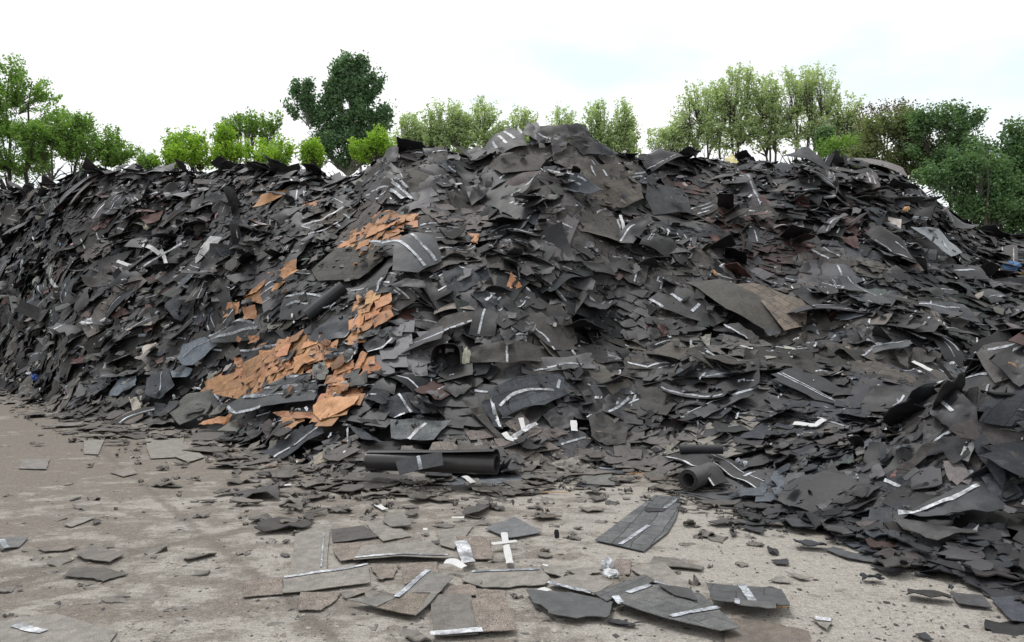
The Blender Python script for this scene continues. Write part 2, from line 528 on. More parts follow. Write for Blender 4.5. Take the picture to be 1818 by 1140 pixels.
def batch_arrays(B, th, tint, uvflag, tint_back=None):
    """V (N, 2*n1, 3), tint, uvm"""
    N, nu, nv = B.N, B.nu, B.nv
    n1 = (nu + 1) * (nv + 1)
    top = B.top.reshape(N, n1, 3)
    bot = top - B.e3[:, None, :] * th[:, None, None]
    V = np.concatenate([top, bot], 1)
    t = np.repeat(tint[:, None, :], n1, 1)
    tb = np.repeat((tint if tint_back is None else tint_back)[:, None, :], n1, 1)
    T = np.concatenate([t, tb], 1)
    off = rng.uniform(0, 3, (N, 2))
    U = np.zeros((N, n1, 3))
    U[..., 0] = B.ue.reshape(N, n1) * B.L[:, None] + off[:, :1]
    U[..., 1] = B.ve.reshape(N, n1) * B.W[:, None] + off[:, 1:]
    U[..., 2] = uvflag[:, None]
    return V, T, np.concatenate([U, U], 1)

def ribbon_arrays(B, sel, v0, hw, u0, u1, n=8):
    """pale strips lying on the top face of the selected pieces"""
    S = Batch()
    for k in ('C', 'L', 'W', 'e1', 'e2', 'e3', 'bend', 'twist', 'curl', 'bend2', 'ph', 'rip', 'crm', 'fold', 'fu', 'taper', 'skew'):
        setattr(S, k, getattr(B, k)[sel])
    S.N = len(sel)
    t = np.linspace(0, 1, n + 1)[None, :, None]
    u = (u0[:, None, None] * (1 - t) + u1[:, None, None] * t) * np.ones((1, 1, 2))
    v = np.stack([v0 - hw / S.W, v0 + hw / S.W], -1)[:, None, :] * np.ones((1, n + 1, 1))
    V = surf_eval(S, u, v, 0.0035).reshape(S.N, -1, 3)
    a = np.arange(n) * 2
    Fc = np.stack([a, a + 2, a + 3, a + 1], -1)
    return V, Fc

# ------------------------------------------------------------------ colour zones over the heap
def zone_colours(px, py, n):
    r = rng.random(n)
    K = np.array([PAL[k][0] for k in 'KBWDGSTLORVN'])
    A = np.array([PAL[k][1] for k in 'KBWDGSTLORVN'])
    ids = np.zeros(n, int)
    base = {'K': .30, 'B': .10, 'W': .20, 'D': .30, 'G': .035, 'S': .008, 'T': .008, 'L': .003, 'O': .0, 'R': .007, 'V': .0, 'N': .01}
    order = 'KBWDGSTLORVN'
    P = np.tile(np.array([base[k] for k in order]), (n, 1))
    ix = {k: i for i, k in enumerate(order)}
    left = np.clip((520 - px) / 300, 0, 1)
    low_left = left * np.clip((py - 480) / 180, 0, 1)
    P[:, ix['W']] += .30 * left; P[:, ix['G']] += .05 * left + .45 * low_left; P[:, ix['R']] += .035 * left; P[:, ix['N']] += .03 * left
    red = np.exp(-((px - 1370) / 150) ** 2 - ((py - 410) / 90) ** 2)
    P[:, ix['R']] += .28 * red
    orange = np.exp(-((px - 560) / 120) ** 2 - ((py - 670) / 90) ** 2) + .6 * np.exp(-((px - 560) / 110) ** 2 - ((py - 500) / 70) ** 2)
    P[:, ix['O']] += .14 * orange
    P[:, ix['B']] += .35 * np.exp(-((px - 760) / 160) ** 2 - ((py - 700) / 130) ** 2)
    rl = np.clip((px - 1300) / 150, 0, 1) * np.clip((py - 740) / 60, 0, 1)
    P[:, ix['K']] += .5 * rl; P[:, ix['B']] += .2 * rl; P[:, ix['W']] *= (1 - .7 * rl)
    P[:, ix['W']] += .25 * np.exp(-((px - 950) / 220) ** 2 - ((py - 330) / 90) ** 2)
    P[:, ix['T']] += .06 * np.exp(-((px - 1480) / 130) ** 2 - ((py - 630) / 60) ** 2)
    P /= P.sum(1, keepdims=True)
    cs = P.cumsum(1)
    ids = (r[:, None] > cs).sum(1).clip(0, 11)
    rgb = K[ids] * np.clip(rng.lognormal(-.62, .62, (n, 1)), .18, 2.4) * rng.uniform(.95, 1.05, (n, 3))
    return np.concatenate([rgb, A[ids][:, None]], 1), ids
# ------------------------------------------------------------------ shingles that can be told apart: outline as seen, colour, details
# (colour, outline in photo pixels, {s: strips, b: bend, k: course lines, t: torn edge, l: label, h: extra lift})
TR = []
def tr(c, pts, **kw):
    TR.append((c, np.array(pts, float).reshape(-1, 2), kw))
# --- on the concrete in front
tr('W', [649,931,687,921,730,952,680,962], l="dark grey shingle at the back edge of the scattered group on the concrete", c2='G')
tr('W', [588,942,646,936,673,955,591,967])
tr('S', [591,969,656,966,670,976,632,996,605,1000,593,986])
tr('G', [776,942,841,935,827,952,806,976,782,969])
tr('S', [810,955,868,955,875,995,830,995], l="speckled brown shingle on the concrete just left of the white tape cross")
tr('U', [861,942,913,921,962,948,906,960], c2=(.105,.11,.115), l="blue-grey four-sided shingle on the concrete behind the white tape cross")
tr('G', [526,938,586,936,579,1017,513,1024], s=[([575,950,570,1010], 't', .012)], l="upright grey rectangular shingle on the concrete, the tallest of the scattered group")
tr('S', [656,1003,711,1003,700,1024,670,1029], t=.02)
tr('S', [533,1054,605,1053,594,1068,570,1085,529,1085])
tr('W', [605,1058,671,1040,653,1051,612,1064], c2='S')
tr('S', [435,1030,502,1026,502,1056,433,1062], k=0, l="speckled brown shingle end poking out left of the long grey strip")
tr('G', [503,1027,653,1004,658,1037,503,1057], s=[([504,1030,560,1021,610,1014,652,1007], 'w', .04)], l="long grey shingle on the concrete with a pale tape along its top edge")
tr('S', [712,1001,776,998,779,1029,759,1020,718,1041])
tr('G', [642,977,765,969,810,997,700,996,627,1001], s=[([630,998,700,993,795,993], 'w', .035)], b=.015, l="grey shingle with slanted end and tape along its lower edge, beside the crumpled tape")
tr('S', [783,1044,844,1037,846,1059,786,1061])
tr('S', [844,1048,896,1051,897,1066,844,1070])
tr('W', [764,1061,836,1060,849,1131,772,1135], c2=(.115,.108,.10), l="large dark grey square shingle at the bottom edge of the scattered group")
tr('S', [836,1072,897,1067,919,1126,849,1130], l="large speckled brown shingle right of the dark grey square one")
tr('S', [668,1087,721,1060,765,1061,738,1102], c2=(.13,.115,.1))
tr('G', [615,1073,704,1066,759,1020,806,1034,745,1095,738,1102,765,1061,721,1060,668,1087], s=[([704,1070,730,1048,760,1022], 't', .04)], c2=(.135,.13,.122), l="folded grey shingle with a diagonal tape in the middle of the concrete")
tr('G', [836,1017,960,1013,976,1029,967,1041,905,1045,858,1045,820,1034], s=[([838,1019,900,1017,958,1015], 't', .035)], t=.012, l="grey shingle with torn lower edge right of the crumpled pale tape")
tr('W', [960,1003,1005,1010,998,1031,967,1020], c2='G', t=.02)
tr('W', [1006,1013,1053,1007,1070,1017,1025,1024], c2='G', t=.02)
tr('G', [971,1039,1032,1024,1090,1041,1056,1063,1012,1051], s=[([972,1042,1015,1052,1050,1061], 't', .04)])
tr('S', [1094,993,1121,995,1118,1020,1087,1024], c2=(.15,.13,.12))
tr('W', [1285,1099,1354,1102,1436,1123,1440,1145,1290,1145], c2=(.11,.095,.08), l="brown-grey shingle running out of the bottom edge at the right of the scattered group")
tr('K', [1083,1099,1148,1106,1128,1114,1080,1106], t=.02)
tr('K', [933,1056,1012,1060,1089,1078,1077,1107,1025,1107,974,1099,947,1080], t=.015, c2=(.062,.064,.066), l="dark shingle with jagged lower edge, the nearest dark piece left of centre")
tr('G', [1118,1010,1179,1001,1227,1048,1207,1054,1145,1031], s=[([1148,1032,1180,1043,1208,1054], 't', .035)])
tr('B', [1053,1063,1145,1029,1162,1041,1077,1079], k=.7, c2=(.08,.083,.085))
tr('B', [1089,1073,1148,1051,1183,1051,1224,1068,1104,1089], s=[([1092,1074,1105,1088], 't', .05), ([1115,1066,1155,1051], 't', .04)], c2=(.10,.10,.10))
tr('B', [1100,1087,1241,1066,1314,1130,1278,1137,1183,1114], s=[([1190,1112,1230,1104,1276,1094], 't', .04)], k=.5, c2=(.085,.088,.09), l="big blue-grey shingle with a pale diagonal strip at the bottom right of centre")
tr('K', [1254,1051,1388,1063,1403,1094,1265,1084], s=[([1316,1055,1338,1088], 't', .05)], k=.8, c2=(.06,.062,.066), l="dark rectangular shingle crossed by one pale tape, right end of the scattered group")
tr('K', [1166,1053,1227,1065,1239,1087,1196,1075], h=.03, c2=(.045,.045,.047))
tr('K', [1306,1087,1379,1090,1378,1102,1309,1097], s=[([1309,1087,1309,1097], 't', .03)], c2=(.08,.082,.08), h=.02)
tr('B', [1056,960,1162,880,1210,883,1200,921,1186,945,1143,980], s=[([1101,969,1125,953,1152,934], 't', .035), ([1180,904,1208,884], 't', .035)], k=1, c2=(.085,.09,.095), l="blue-grey shingle strip lying alone on the concrete between roll and scattered group")
tr('K', [1147,902,1183,906,1176,911,1152,911], t=.01)
for q in ([1302,931,1318,933,1312,938],[1313,938,1335,924,1357,930,1355,950],[1369,995,1398,993,1400,1003,1376,1002],[1205,900,1219,905,1210,911],[1295,942,1308,948,1300,956],
          [1329,893,1350,895,1340,900],[1346,901,1370,902,1358,906]):
    tr('K', q, t=.008)
tr('G', [1362,1031,1386,1022,1407,1036,1385,1035], t=.01)
tr('G', [1393,1017,1444,1027,1420,1030], t=.01)
tr('K', [1465,977,1478,972,1520,983,1569,991,1564,1001,1506,993], c2=(.06,.062,.066), t=.006, l="long narrow speckled black shingle lying alone on pale concrete at right")
tr('K', [1544,1005,1581,1000,1609,1019,1578,1023], t=.006)
tr('K', [1422,936,1451,924,1482,942,1468,948], t=.01)
tr('B', [1482,957,1540,955,1571,969,1513,974], t=.01)
tr('B', [1574,972,1602,967,1650,978,1626,988], t=.01)
tr('K', [1638,998,1670,991,1697,996,1694,1013,1660,1008], t=.015)
tr('K', [1713,1036,1745,1033,1807,1055,1762,1061], t=.015)
tr('K', [1686,1055,1745,1060,1762,1082,1701,1075], c2=(.05,.05,.053), l="dark shingle flat on the concrete near the bottom right corner, left of the cut-off one")
tr('B', [1757,1065,1830,1063,1830,1106,1797,1107,1780,1092], t=.01, l="dark shingle cut off by the right edge near the bottom corner")
tr('G', [1437,1099,1478,1106,1468,1121], l="small grey shingle scrap with white tape at bottom right", s=[([1447,1102,1475,1106], 'w', .045)])
tr('K', [1624,1126,1643,1125,1658,1137,1640,1136], t=.01)
tr('G', [-10,957,26,955,51,955,34,972,3,979], s=[([3,960,12,977], 't', .04)], c2=(.10,.10,.10), l="grey shingle scrap cut off by the left edge on the concrete")
tr('W', [65,974,116,964,137,972,120,977,79,980], c2=(.13,.115,.1), t=.012)
tr('W', [132,984,161,971,222,986,195,1001,147,993], c2=(.115,.105,.095), t=.012)
tr('W', [111,1024,127,1010,185,1008,227,1020,181,1034,137,1027], c2=(.075,.07,.064), t=.015, l="dark torn shingle alone on the concrete at lower left")
tr('G', [113,933,137,919,171,919,127,936])
tr('W', [164,928,172,924,181,926,170,932], t=.006)
tr('G', [-20,1106,99,1090,209,1123,185,1155,-20,1155], s=[([28,1112,50,1120,78,1125], 'w', .06)], l="large dusty grey sheet at the bottom left corner with white smears")
tr('W', [347,889,387,887,376,892], t=.004)
tr('G', [195,839,233,830,243,841,219,847], c2=(.155,.14,.125))
tr('G', [41,817,89,815,82,834,34,832], c2=(.15,.14,.13))
tr('G', [149,782,185,782,174,808,149,806])
tr('G', [257,779,328,774,320,812,267,815])
tr('G', [310,812,328,786,363,813,334,822])
tr('B', [784,839,889,836,954,832,954,851,882,860,786,863], k=1, s=[([925,850,953,847], 'w', .03)], c2=(.085,.095,.11), l="blue-grey shingle lying flat under the right end of the long black roll")
tr('K', [1180,876,1219,866,1288,870,1319,885,1288,893,1219,877], t=.008, c2=(.045,.048,.052), l="long flat black shingle on the concrete in front of the small grey roll")
tr('B', [1061,828,1117,826,1112,842,1058,840], s=[([1064,832,1110,836], 't', .03)])
tr('K', [1018,862,1045,852,1075,860,1050,868], t=.006)
tr('G', [1032,838,1085,840,1092,864,1034,860], c2=(.11,.11,.105))
tr('G', [968,823,1010,812,1030,825,1000,836])
tr('W', [1120,825,1180,826,1195,866,1150,850], c2=(.09,.085,.078))
# --- foot of the heap
tr('K', [1655,702,1700,690,1745,735,1700,770,1660,745], b=.12, h=.05, s=[([1662,705,1700,740], 't', .03)])
tr('B', [1560,862,1612,850,1630,885,1570,893], b=.06, s=[([1572,858,1610,876], 't', .03)])
tr('D', [1500,880,1560,868,1590,905,1520,915], k=.6)
tr('B', [1740,845,1790,835,1818,880,1770,905], b=.08, h=.04)
tr('B', [461,808,523,762,575,750,578,772,508,820], s=[([490,815,530,787,573,757], 'w', .045)], k=.4, l="blue-grey shingle with bold pale tape leaning at the heap's foot, below the orange ones")
tr('G', [228,705,254,704,254,736,240,735], c2=(.24,.22,.19), l="pale speckled slab standing on edge at the heap's left foot")
tr('G', [270,743,330,738,312,757,262,760], c2=(.07,.066,.06), b=.08)
tr('G', [298,730,330,700,390,695,372,742,330,765], c2=(.095,.095,.088), b=.10, l="greenish grey folded sheet left of the orange-brown patch at the heap's foot")
tr('G', [343,757,395,752,400,784,341,784], c2=(.085,.08,.075))
tr('U', [188,700,212,668,240,665,245,690,210,705], b=.05)
tr('B', [258,668,300,655,315,690,290,715,262,705], b=.05, s=[([290,663,288,700], 't', .02)])
# --- orange-brown ones
tr('O', [514,597,547,594,595,610,572,643,562,662,520,674,497,692,456,702,424,706,364,690,371,675,420,664,418,638,453,617,490,611], k=1, jit=1, h=-.04, l="large sheet of joined orange-brown shingles, the base of the big orange patch")
tr('O', [656,623,668,650,642,690,634,728,607,738,576,753,557,735,575,700,583,670,600,646], k=1, jit=1, h=-.04, l="sheet of joined orange-brown shingles at the right of the big orange patch")
tr('O', [600,442,660,386,698,378,746,384,727,410,700,430,694,450,640,454], k=1, jit=1, h=-.04, l="sheet of joined orange-brown shingles under the topmost orange patch")
tr('O', [628,527,655,512,684,518,682,545,700,549,668,590,640,610,612,606,640,560], k=1, jit=1, h=-.04, l="sheet of joined orange-brown shingles, base of the upright orange ones left of centre")
for q in ([614,424,662,390,682,383,668,401,641,424,614,443],[668,387,696,380,699,397,696,418,670,414],[699,387,744,385,727,407,703,400],[603,438,634,414,658,431,638,450,614,445],
          [648,438,668,431,692,441,679,453,641,450],[506,469,527,467,527,484,494,523,475,541,440,530,452,514,490,489],[477,486,490,488,460,520,439,530],[511,486,535,490,501,527,487,527],
          [405,541,426,539,425,558,371,571,378,561],[434,549,458,547,463,570,437,570],[443,597,465,599,467,609,446,612],[624,529,650,530,648,556,624,554],[660,513,682,520,682,544,660,548,651,544],
          [650,548,679,544,668,575,634,607,615,604],[674,548,697,549,682,565,665,585,648,599,641,599],
          [576,616,593,618,591,625,576,626],[547,609,573,610,574,626,566,643,545,630],[497,613,526,613,526,628,497,628],[514,599,545,596,545,628,526,631,518,616],[456,619,492,625,477,649,453,643],
          [487,633,518,630,514,647,492,652,480,650],[518,631,545,631,562,643,538,647,525,664],[494,650,516,643,526,664,508,671],[472,654,490,652,502,664,497,684,477,681],[420,638,449,637,446,654,422,657],
          [424,657,446,655,444,678,422,671],[444,664,472,662,480,681,456,698,444,681],[366,678,391,669,422,667,443,684,422,702,391,691,371,693],
          [579,643,614,628,600,647,583,661],[641,625,656,633,648,654,624,678,617,664,631,650],[603,654,624,657,610,688,586,688,593,667],[586,688,610,688,600,708,579,712],
          [480,727,559,734,562,749,532,746,501,739],[557,717,593,708,634,705,631,726,607,736,576,751,559,732],[501,741,518,743,542,749,545,756,504,767],[357,755,361,746,384,741,419,743,405,751],
          [906,484,925,508,894,527,901,507],[795,426,819,428,821,436,795,436],[833,424,853,431,850,448,836,445],[455,371,469,347,506,340,520,333,503,354],[534,364,568,347,578,350,547,372]):
    q = np.array(q, float).reshape(-1, 2); q = q.mean(0) + (q - q.mean(0)) * 1.10
    tr('O', q, jit=1, t=.006)
# joined orange courses underneath the loose ones
BAND_MARK = 1
# --- banded dark sheets among the orange ones
tr('G', [350,582,432,573,477,584,511,596,460,608,378,609], c2=(.075,.077,.08), s=[([352,584,400,578,440,576,460,580], 't', .045), ([368,600,420,596,450,590,475,587], 't', .045)], b=.12, h=.06, l="wavy grey sheet with two pale bands left of the upper orange-brown shingles")
tr('U', [330,616,373,603,400,615,359,656,339,656,322,639], b=.10, h=.05, s=[([337,640,360,620,385,610], 't', .02)], l="pale blue-grey folded sheet sticking out left of the orange-brown patch")
tr('U', [308,663,328,652,351,661,340,676,318,678], b=.07, l="small pale blue-grey folded sheet below the bigger pale blue one")
tr('K', [504,666,556,662,559,681,470,683], s=[([506,668,530,669,555,664], 't', .04)], c2=(.055,.058,.063))
tr('K', [461,681,569,681,576,700,429,700], s=[([463,683,490,688,515,688,567,682], 't', .045)], c2=(.055,.058,.063), l="dark shingle with pale top band, middle one of three stacked below the orange patch")
tr('K', [395,714,429,698,576,700,573,722,477,731,405,734], s=[([397,717,412,731,440,732,475,730], 't', .045), ([430,703,465,707,500,706,573,703], 't', .05)], c2=(.058,.062,.068), b=.06, h=.03, l="widest dark sheet with pale bands, lowest one under the orange-brown patch")
tr('K', [419,616,511,607,508,616,456,620,422,637], s=[([421,618,460,614,509,609], 't', .035)])
tr('B', [576,630,641,622,640,628,580,646], s=[([578,632,610,630,640,624], 't', .035)])
tr('G', [559,650,579,643,583,678,559,678], c2=(.12,.12,.11))
tr('G', [600,643,620,625,638,626,624,655], c2=(.085,.085,.078), s=[([624,655,636,628], 't', .02)])
tr('W', [600,445,679,448,701,455,696,483,655,513,579,512,559,486], k=1, b=.08, h=.05, c2=(.062,.06,.055), l="big dark sheet of joined shingles between the upper and middle orange-brown patches")
tr('K', [648,414,709,438,733,421,774,428,785,465,744,493,699,493,703,448,668,435], b=.22, h=.08, c2=(.05,.053,.058), s=[([652,417,690,436,712,440,735,458,756,481], 't', .05), ([732,425,752,443,775,467], 't', .05)], l="bulging black sheet with two curved pale bands right of the topmost orange patch")
tr('K', [691,505,716,496,754,496,757,512,713,512], b=.06)
tr('K', [497,519,579,520,579,544,532,572,494,565,491,541], s=[([500,522,545,520,580,529], 't', .04), ([505,540,530,536,550,541,560,548], 't', .04)], b=.06)
tr('K', [545,599,590,561,636,554,614,602,562,609], s=[([635,560,624,585,614,601], 't', .03)], c2=(.045,.05,.06), k=.5)
tr('K', [620,517,668,500,700,510,640,530], s=[([648,507,640,525], 't', .03), ([673,487,664,512], 't', .04)])
tr('W', [759,602,792,572,853,561,863,572,802,602], s=[([862,573,820,588,790,605], 't', .035)], k=.3, b=.06, h=.04, l="brownish sheet with pale lower edge above the square dark hollow")
tr('K', [641,607,682,596,713,609,703,623,658,637], s=[([659,636,690,630,703,613], 'w', .03)], b=.05)
tr('B', [785,476,867,472,874,489,826,517,795,517], b=.05)
tr('B', [833,505,850,512,888,540,870,560,838,528], b=.05, s=[([862,538,874,530], 'w', .05)])
# --- middle of the heap's front
tr('W', [836,623,959,613,963,644,898,661,833,650], b=.13, k=.6, h=.02, s=[([898,618,898,658], 'w', .03)], l="drum-shaped brown-black sheet with an upright pale tape, right of the square hollow")
tr('W', [819,712,850,726,894,787,901,801,874,784], h=.02)
tr('B', [853,719,870,712,891,774,874,767], s=[([871,714,878,745,886,770], 'w', .04)], h=.04)
tr('B', [874,698,997,654,1017,692,963,733,928,736,891,753,863,705], s=[([885,730,905,712,935,702,982,697], 'w', .04), ([994,672,990,690], 't', .04)], k=1, b=.12, h=.06, c2=(.055,.063,.075), l="large arched blue-grey shingle strip with pale band in front centre of the heap")
tr('B', [677,722,751,705,785,743,730,745,706,758,675,739], s=[([711,714,720,728,733,745], 't', .03), ([703,757,722,749], 't', .03)], k=.4, b=.05, h=.03)
tr('B', [617,753,655,774,689,794,644,791], k=.5)
tr('U', [694,753,802,753,771,795,696,791], s=[([757,757,740,775,727,793], 'w', .04)], c2=(.085,.095,.10), k=.4, h=.03, l="blue-grey shingle with diagonal pale tape just above the long black roll")
tr('K', [723,715,744,712,752,728,788,746,764,750,737,739], b=.10, h=.10)
tr('W', [915,565,959,558,1024,627,980,632,942,599], s=[([922,572,945,590,965,606,980,632], 't', .03)], b=.05, h=.03)
tr('W', [1127,671,1216,702,1185,743,1134,719], b=.03, c2=(.05,.047,.046), h=.03, l="plain dark square sheet facing forward, right of the diagonal-taped black shingle")
tr('B', [1087,671,1142,671,1142,697,1113,705,1089,695], s=[([1116,675,1123,702], 't', .04)])
tr('K', [1065,709,1086,695,1130,722,1106,751,1069,733], s=[([1079,736,1100,720,1117,706], 't', .035)], k=.3, h=.03, l="black shingle with a diagonal pale tape left of the plain dark square sheet")
tr('W', [1046,739,1079,736,1113,760,1110,791,1072,794,1048,780], h=.02)
tr('D', [963,739,993,719,1021,739,1007,767,976,763], h=.02, b=.04)
tr('R', [1163,629,1225,622,1228,643,1174,653])
tr('W', [1146,619,1191,604,1225,633,1201,645], b=.06, h=.07, c2=(.085,.075,.065))
tr('L', [1220,622,1252,616,1268,636,1239,653], h=.08, k=.3, c2=(.2,.21,.2), l="light grey speckled square shingle near the middle of the heap's right half")
tr('L', [1242,602,1263,593,1259,619,1250,616], h=.06, c2=(.2,.2,.18))
tr('W', [1215,503,1276,503,1345,544,1384,605,1372,622,1283,574], c2=(.07,.066,.058), b=.22, h=.10, l="large bulging speckled grey-brown sheet high on the heap's right half")
tr('T', [1276,501,1345,509,1434,544,1427,592,1389,605,1345,544], k=1, b=.14, h=.09, c2=(.115,.10,.085), l="tan draped sheet of joined shingles right of the large bulging speckled sheet")
tr('D', [1151,537,1191,499,1242,533,1287,578,1263,592,1177,561], k=.6, s=[([1153,538,1175,558], 't', .05), ([1190,529,1208,544], 't', .05), ([1240,548,1226,565], 't', .05)], b=.05, h=.07, l="dark shingle panel with three short pale tapes left of the large bulging sheet")
tr('W', [1283,580,1310,582,1345,610,1350,635,1322,612], s=[([1285,582,1310,600,1325,615], 't', .035)], b=.05, h=.05)
tr('W', [1437,533,1465,543,1482,584,1458,608,1441,567], s=[([1442,540,1445,575,1456,606], 't', .035)], h=.04)
tr('W', [1492,546,1520,557,1506,580,1489,567], s=[([1517,558,1508,580], 't', .035)], h=.05)
tr('W', [1523,541,1557,570,1543,574,1516,567], s=[([1545,552,1542,570], 'w', .03)], h=.05)
tr('K', [1520,568,1567,577,1564,611,1537,608], s=[([1539,592,1566,598], 'w', .04)], h=.07, l="small black shingle crossed by one pale tape in the row of taped pieces at right")
tr('B', [1398,637,1451,633,1456,656,1403,656], s=[([1426,635,1433,655], 'w', .04)], h=.05)
tr('T', [1450,625,1490,620,1600,650,1640,680,1600,690,1500,655], c2=(.085,.077,.070), k=1, b=.05, h=.0, l="tan dusty sheet draped down the right side of the heap")
tr('W', [1579,611,1608,625,1614,663,1595,649], b=.05, h=.05)
tr('W', [1619,625,1677,622,1653,652,1615,649], b=.05, h=.03)
tr('W', [1749,625,1779,628,1797,659,1776,674,1756,659], s=[([1770,632,1777,650,1776,672], 'w', .04)], h=.04)
tr('K', [1742,580,1810,594,1818,632,1776,622], h=.04)
tr('V', [1614,405,1667,405,1711,446,1677,467,1646,436], b=.07, s=[([1672,430,1676,450], 'w', .05)], h=.05, c2=(.15,.165,.18), l="shiny silver-grey bent sheet high on the right side of the heap")
tr('W', [1425,459,1475,454,1489,473,1451,481], s=[([1435,460,1465,478], 't', .04), ([1456,457,1485,473], 't', .04)], b=.06, h=.05)
tr('K', [1395,395,1425,390,1428,420,1400,425], b=.05, s=[([1393,392,1420,408], 't', .05)])
# --- crest
tr('K', [932,218,940,209,953,209,963,230,990,237,942,248], s=[([955,231,975,236,990,236], 't', .04)], b=.08, h=.06, l="black upturned sheet with a pale band just left of the heap's highest top")
tr('D', [957,212,1028,213,1040,222,1052,241,1010,237,990,234,963,227], k=1, h=.05, c2=(.05,.05,.05), l="joined shingles forming the very top of the heap")
tr('D', [860,248,901,220,925,227,932,251,880,271,857,271], s=[([893,228,911,241], 't', .05), ([883,238,898,250], 't', .05), ([873,250,881,260], 't', .05), ([917,222,925,230], 't', .05)], h=.06, b=.05, l="black sheet with a row of short pale tapes left of the summit")
tr('W', [884,271,945,258,983,282,959,312,894,319,867,299], k=.5, h=.03, c2=(.055,.05,.045))
tr('K', [925,226,934,206,947,213,952,240], h=.10, l="narrow upright black scrap sticking up at the left of the summit")
tr('D', [1006,216,1042,218,1058,246,1018,236], h=.16, b=.05, k=1)
tr('B', [1050,238,1085,246,1100,266,1062,262], h=.08)
tr('D', [812,262,846,252,866,262,840,284], h=.08, b=.06)
tr('X', [1288,277,1301,262,1314,280,1300,286], c2=(.55,.50,.24), h=.05, l="pale yellow pointed scrap sticking up on the crest right of the summit")
tr('D', [976,251,1007,241,1004,271,980,285], h=.10, b=.05)
tr('D', [1010,251,1058,244,1068,271,1031,282], h=.05)
tr('W', [679,292,805,316,771,340,737,343,703,316], k=1, h=.02, c2=(.065,.06,.052))
tr('D', [651,316,692,299,730,347,713,354], s=[([656,311,690,335,716,354], 't', .06), ([672,302,700,325,730,350], 't', .06), ([690,303,706,318,722,330], 't', .05)], h=.08, l="dark sheet with three long pale stripes below the left shoulder of the summit")
tr('W', [1024,309,1096,285,1134,333,1134,364,1099,381,1045,374,1017,340], k=1, s=[([1042,306,1049,324], 't', .06), ([1068,305,1074,317], 't', .06)], b=.10, h=.06, c2=(.075,.067,.058), l="large brownish sheet of joined shingles right below the summit")
tr('B', [1144,337,1220,333,1220,395,1154,395,1140,364], b=.10, h=.05, c2=(.05,.053,.056), l="smooth dark grey sheet on the upper right of the heap beside the large brownish one")
tr('W', [1000,371,1045,381,1093,388,1120,422,1106,443,1028,415], c2=(.08,.075,.068), s=[([1096,390,1100,405,1103,424], 'w', .05)], b=.10, h=.06, l="dusty grey sheet with a white upright tape in the upper middle of the heap")
tr('K', [826,340,853,326,870,350,839,378], b=.05, h=.08)
tr('D', [668,285,682,258,706,254,703,285], h=.06)
tr('B', [771,285,802,282,819,309,792,313], h=.04, s=[([796,300,810,307], 't', .05)])
tr('K', [1390,272,1434,254,1461,278,1482,299,1437,285], b=.10, h=.06, l="black humped sheet on the crest right of the summit")
tr('K', [1502,282,1516,273,1543,278,1547,289], b=.05, h=.06)
tr('B', [1530,378,1550,364,1578,367,1561,405], b=.06, h=.08)
tr('B', [1372,292,1390,285,1407,299,1400,320,1380,312], b=.05, h=.08)
for q in ([1328,337,1362,330,1386,378,1345,371],[1489,432,1520,419,1523,456],[1403,439,1451,446,1437,453],[1232,326,1260,323,1266,337],[1255,425,1272,425,1290,462,1278,470],
          [176,546,209,539,238,560,205,567],[257,490,291,483,322,492,260,505],[270,519,308,509,305,526],[251,534,274,534,274,551,251,551],[246,386,294,378,287,395,267,405],[1165,575,1178,580,1188,600,1176,602],[125,640,155,632,150,645,128,650]):
    tr('R', q, jit=1)
tr('X', [378,423,400,426,386,440,352,478,362,448], c2=(.33,.33,.335), h=.08, l="pale grey bent metal sheet on the heap's left half")
tr('K', [116,505,161,468,240,440,219,464,181,498], b=-.05, h=.04, c2=(.022,.022,.024), l="large sagging black felt on the left side of the heap")
# --- near mound at the right edge
tr('D', [1562,842,1600,800,1680,765,1640,800,1590,845], h=.05)
tr('W', [1594,838,1640,795,1691,759,1660,800,1620,840], h=.09, c2=(.045,.04,.038))
tr('B', [1646,818,1677,777,1721,774,1728,818,1694,832,1677,808], b=.10, h=.05, c2=(.03,.031,.036))
tr('B', [1718,750,1739,750,1786,853,1780,870,1732,801], b=.05, h=.10, c2=(.024,.026,.032))
tr('W', [1750,794,1762,789,1820,815,1820,839], h=.12, c2=(.05,.045,.045))
tr('L', [1663,758,1711,728,1721,734,1667,758], h=.05, c2=(.13,.13,.13))
tr('D', [1774,718,1825,715,1825,762,1790,745], h=.06, s=[([1772,718,1795,716,1820,713], 'w', .02)])
tr('N', [1473,822,1520,806,1525,837,1473,847], l="greenish grey square shingle at the foot of the heap, left of the near mound")
tr('L', [1520,803,1590,786,1588,793,1523,812], c2=(.12,.12,.12))
tr('W', [1576,880,1668,861,1672,873,1602,894], c2=(.055,.05,.046))
tr('B', [1381,897,1434,887,1468,914,1390,914], k=.5)
tr('K', [1745,930,1814,921,1830,965,1745,952], c2=(.04,.042,.044), h=.02)
tr('K', [1612,924,1677,900,1735,860,1798,907,1711,937,1640,940], b=.14, h=.06, s=[([1600,930,1665,923,1700,903,1740,872], 'w', .035)], c2=(.035,.037,.042), l="arched black sheet with a long pale band on the near mound at right")
tr('K', [1588,930,1684,940,1742,952,1670,978,1608,955], c2=(.045,.044,.044), t=.012, b=.04, h=.04, l="torn speckled dark sheet below the arched black one on the near mound")

POLYS = [p for _, p, _ in TR] + [np.array([1180,812,1225,804,1258,806,1320,838,1390,868,1362,880,1290,862,1268,862], float).reshape(-1, 2)]

def in_poly(px, py, poly):
    inside = np.zeros(px.shape, bool)
    n = len(poly)
    for i in range(n):
        x0, y0 = poly[i]; x1, y1 = poly[(i + 1) % n]
        c = ((y0 > py) != (y1 > py)) & (px < (x1 - x0) * (py - y0) / ((y1 - y0) or 1e-9) + x0)
        inside ^= c
    return inside

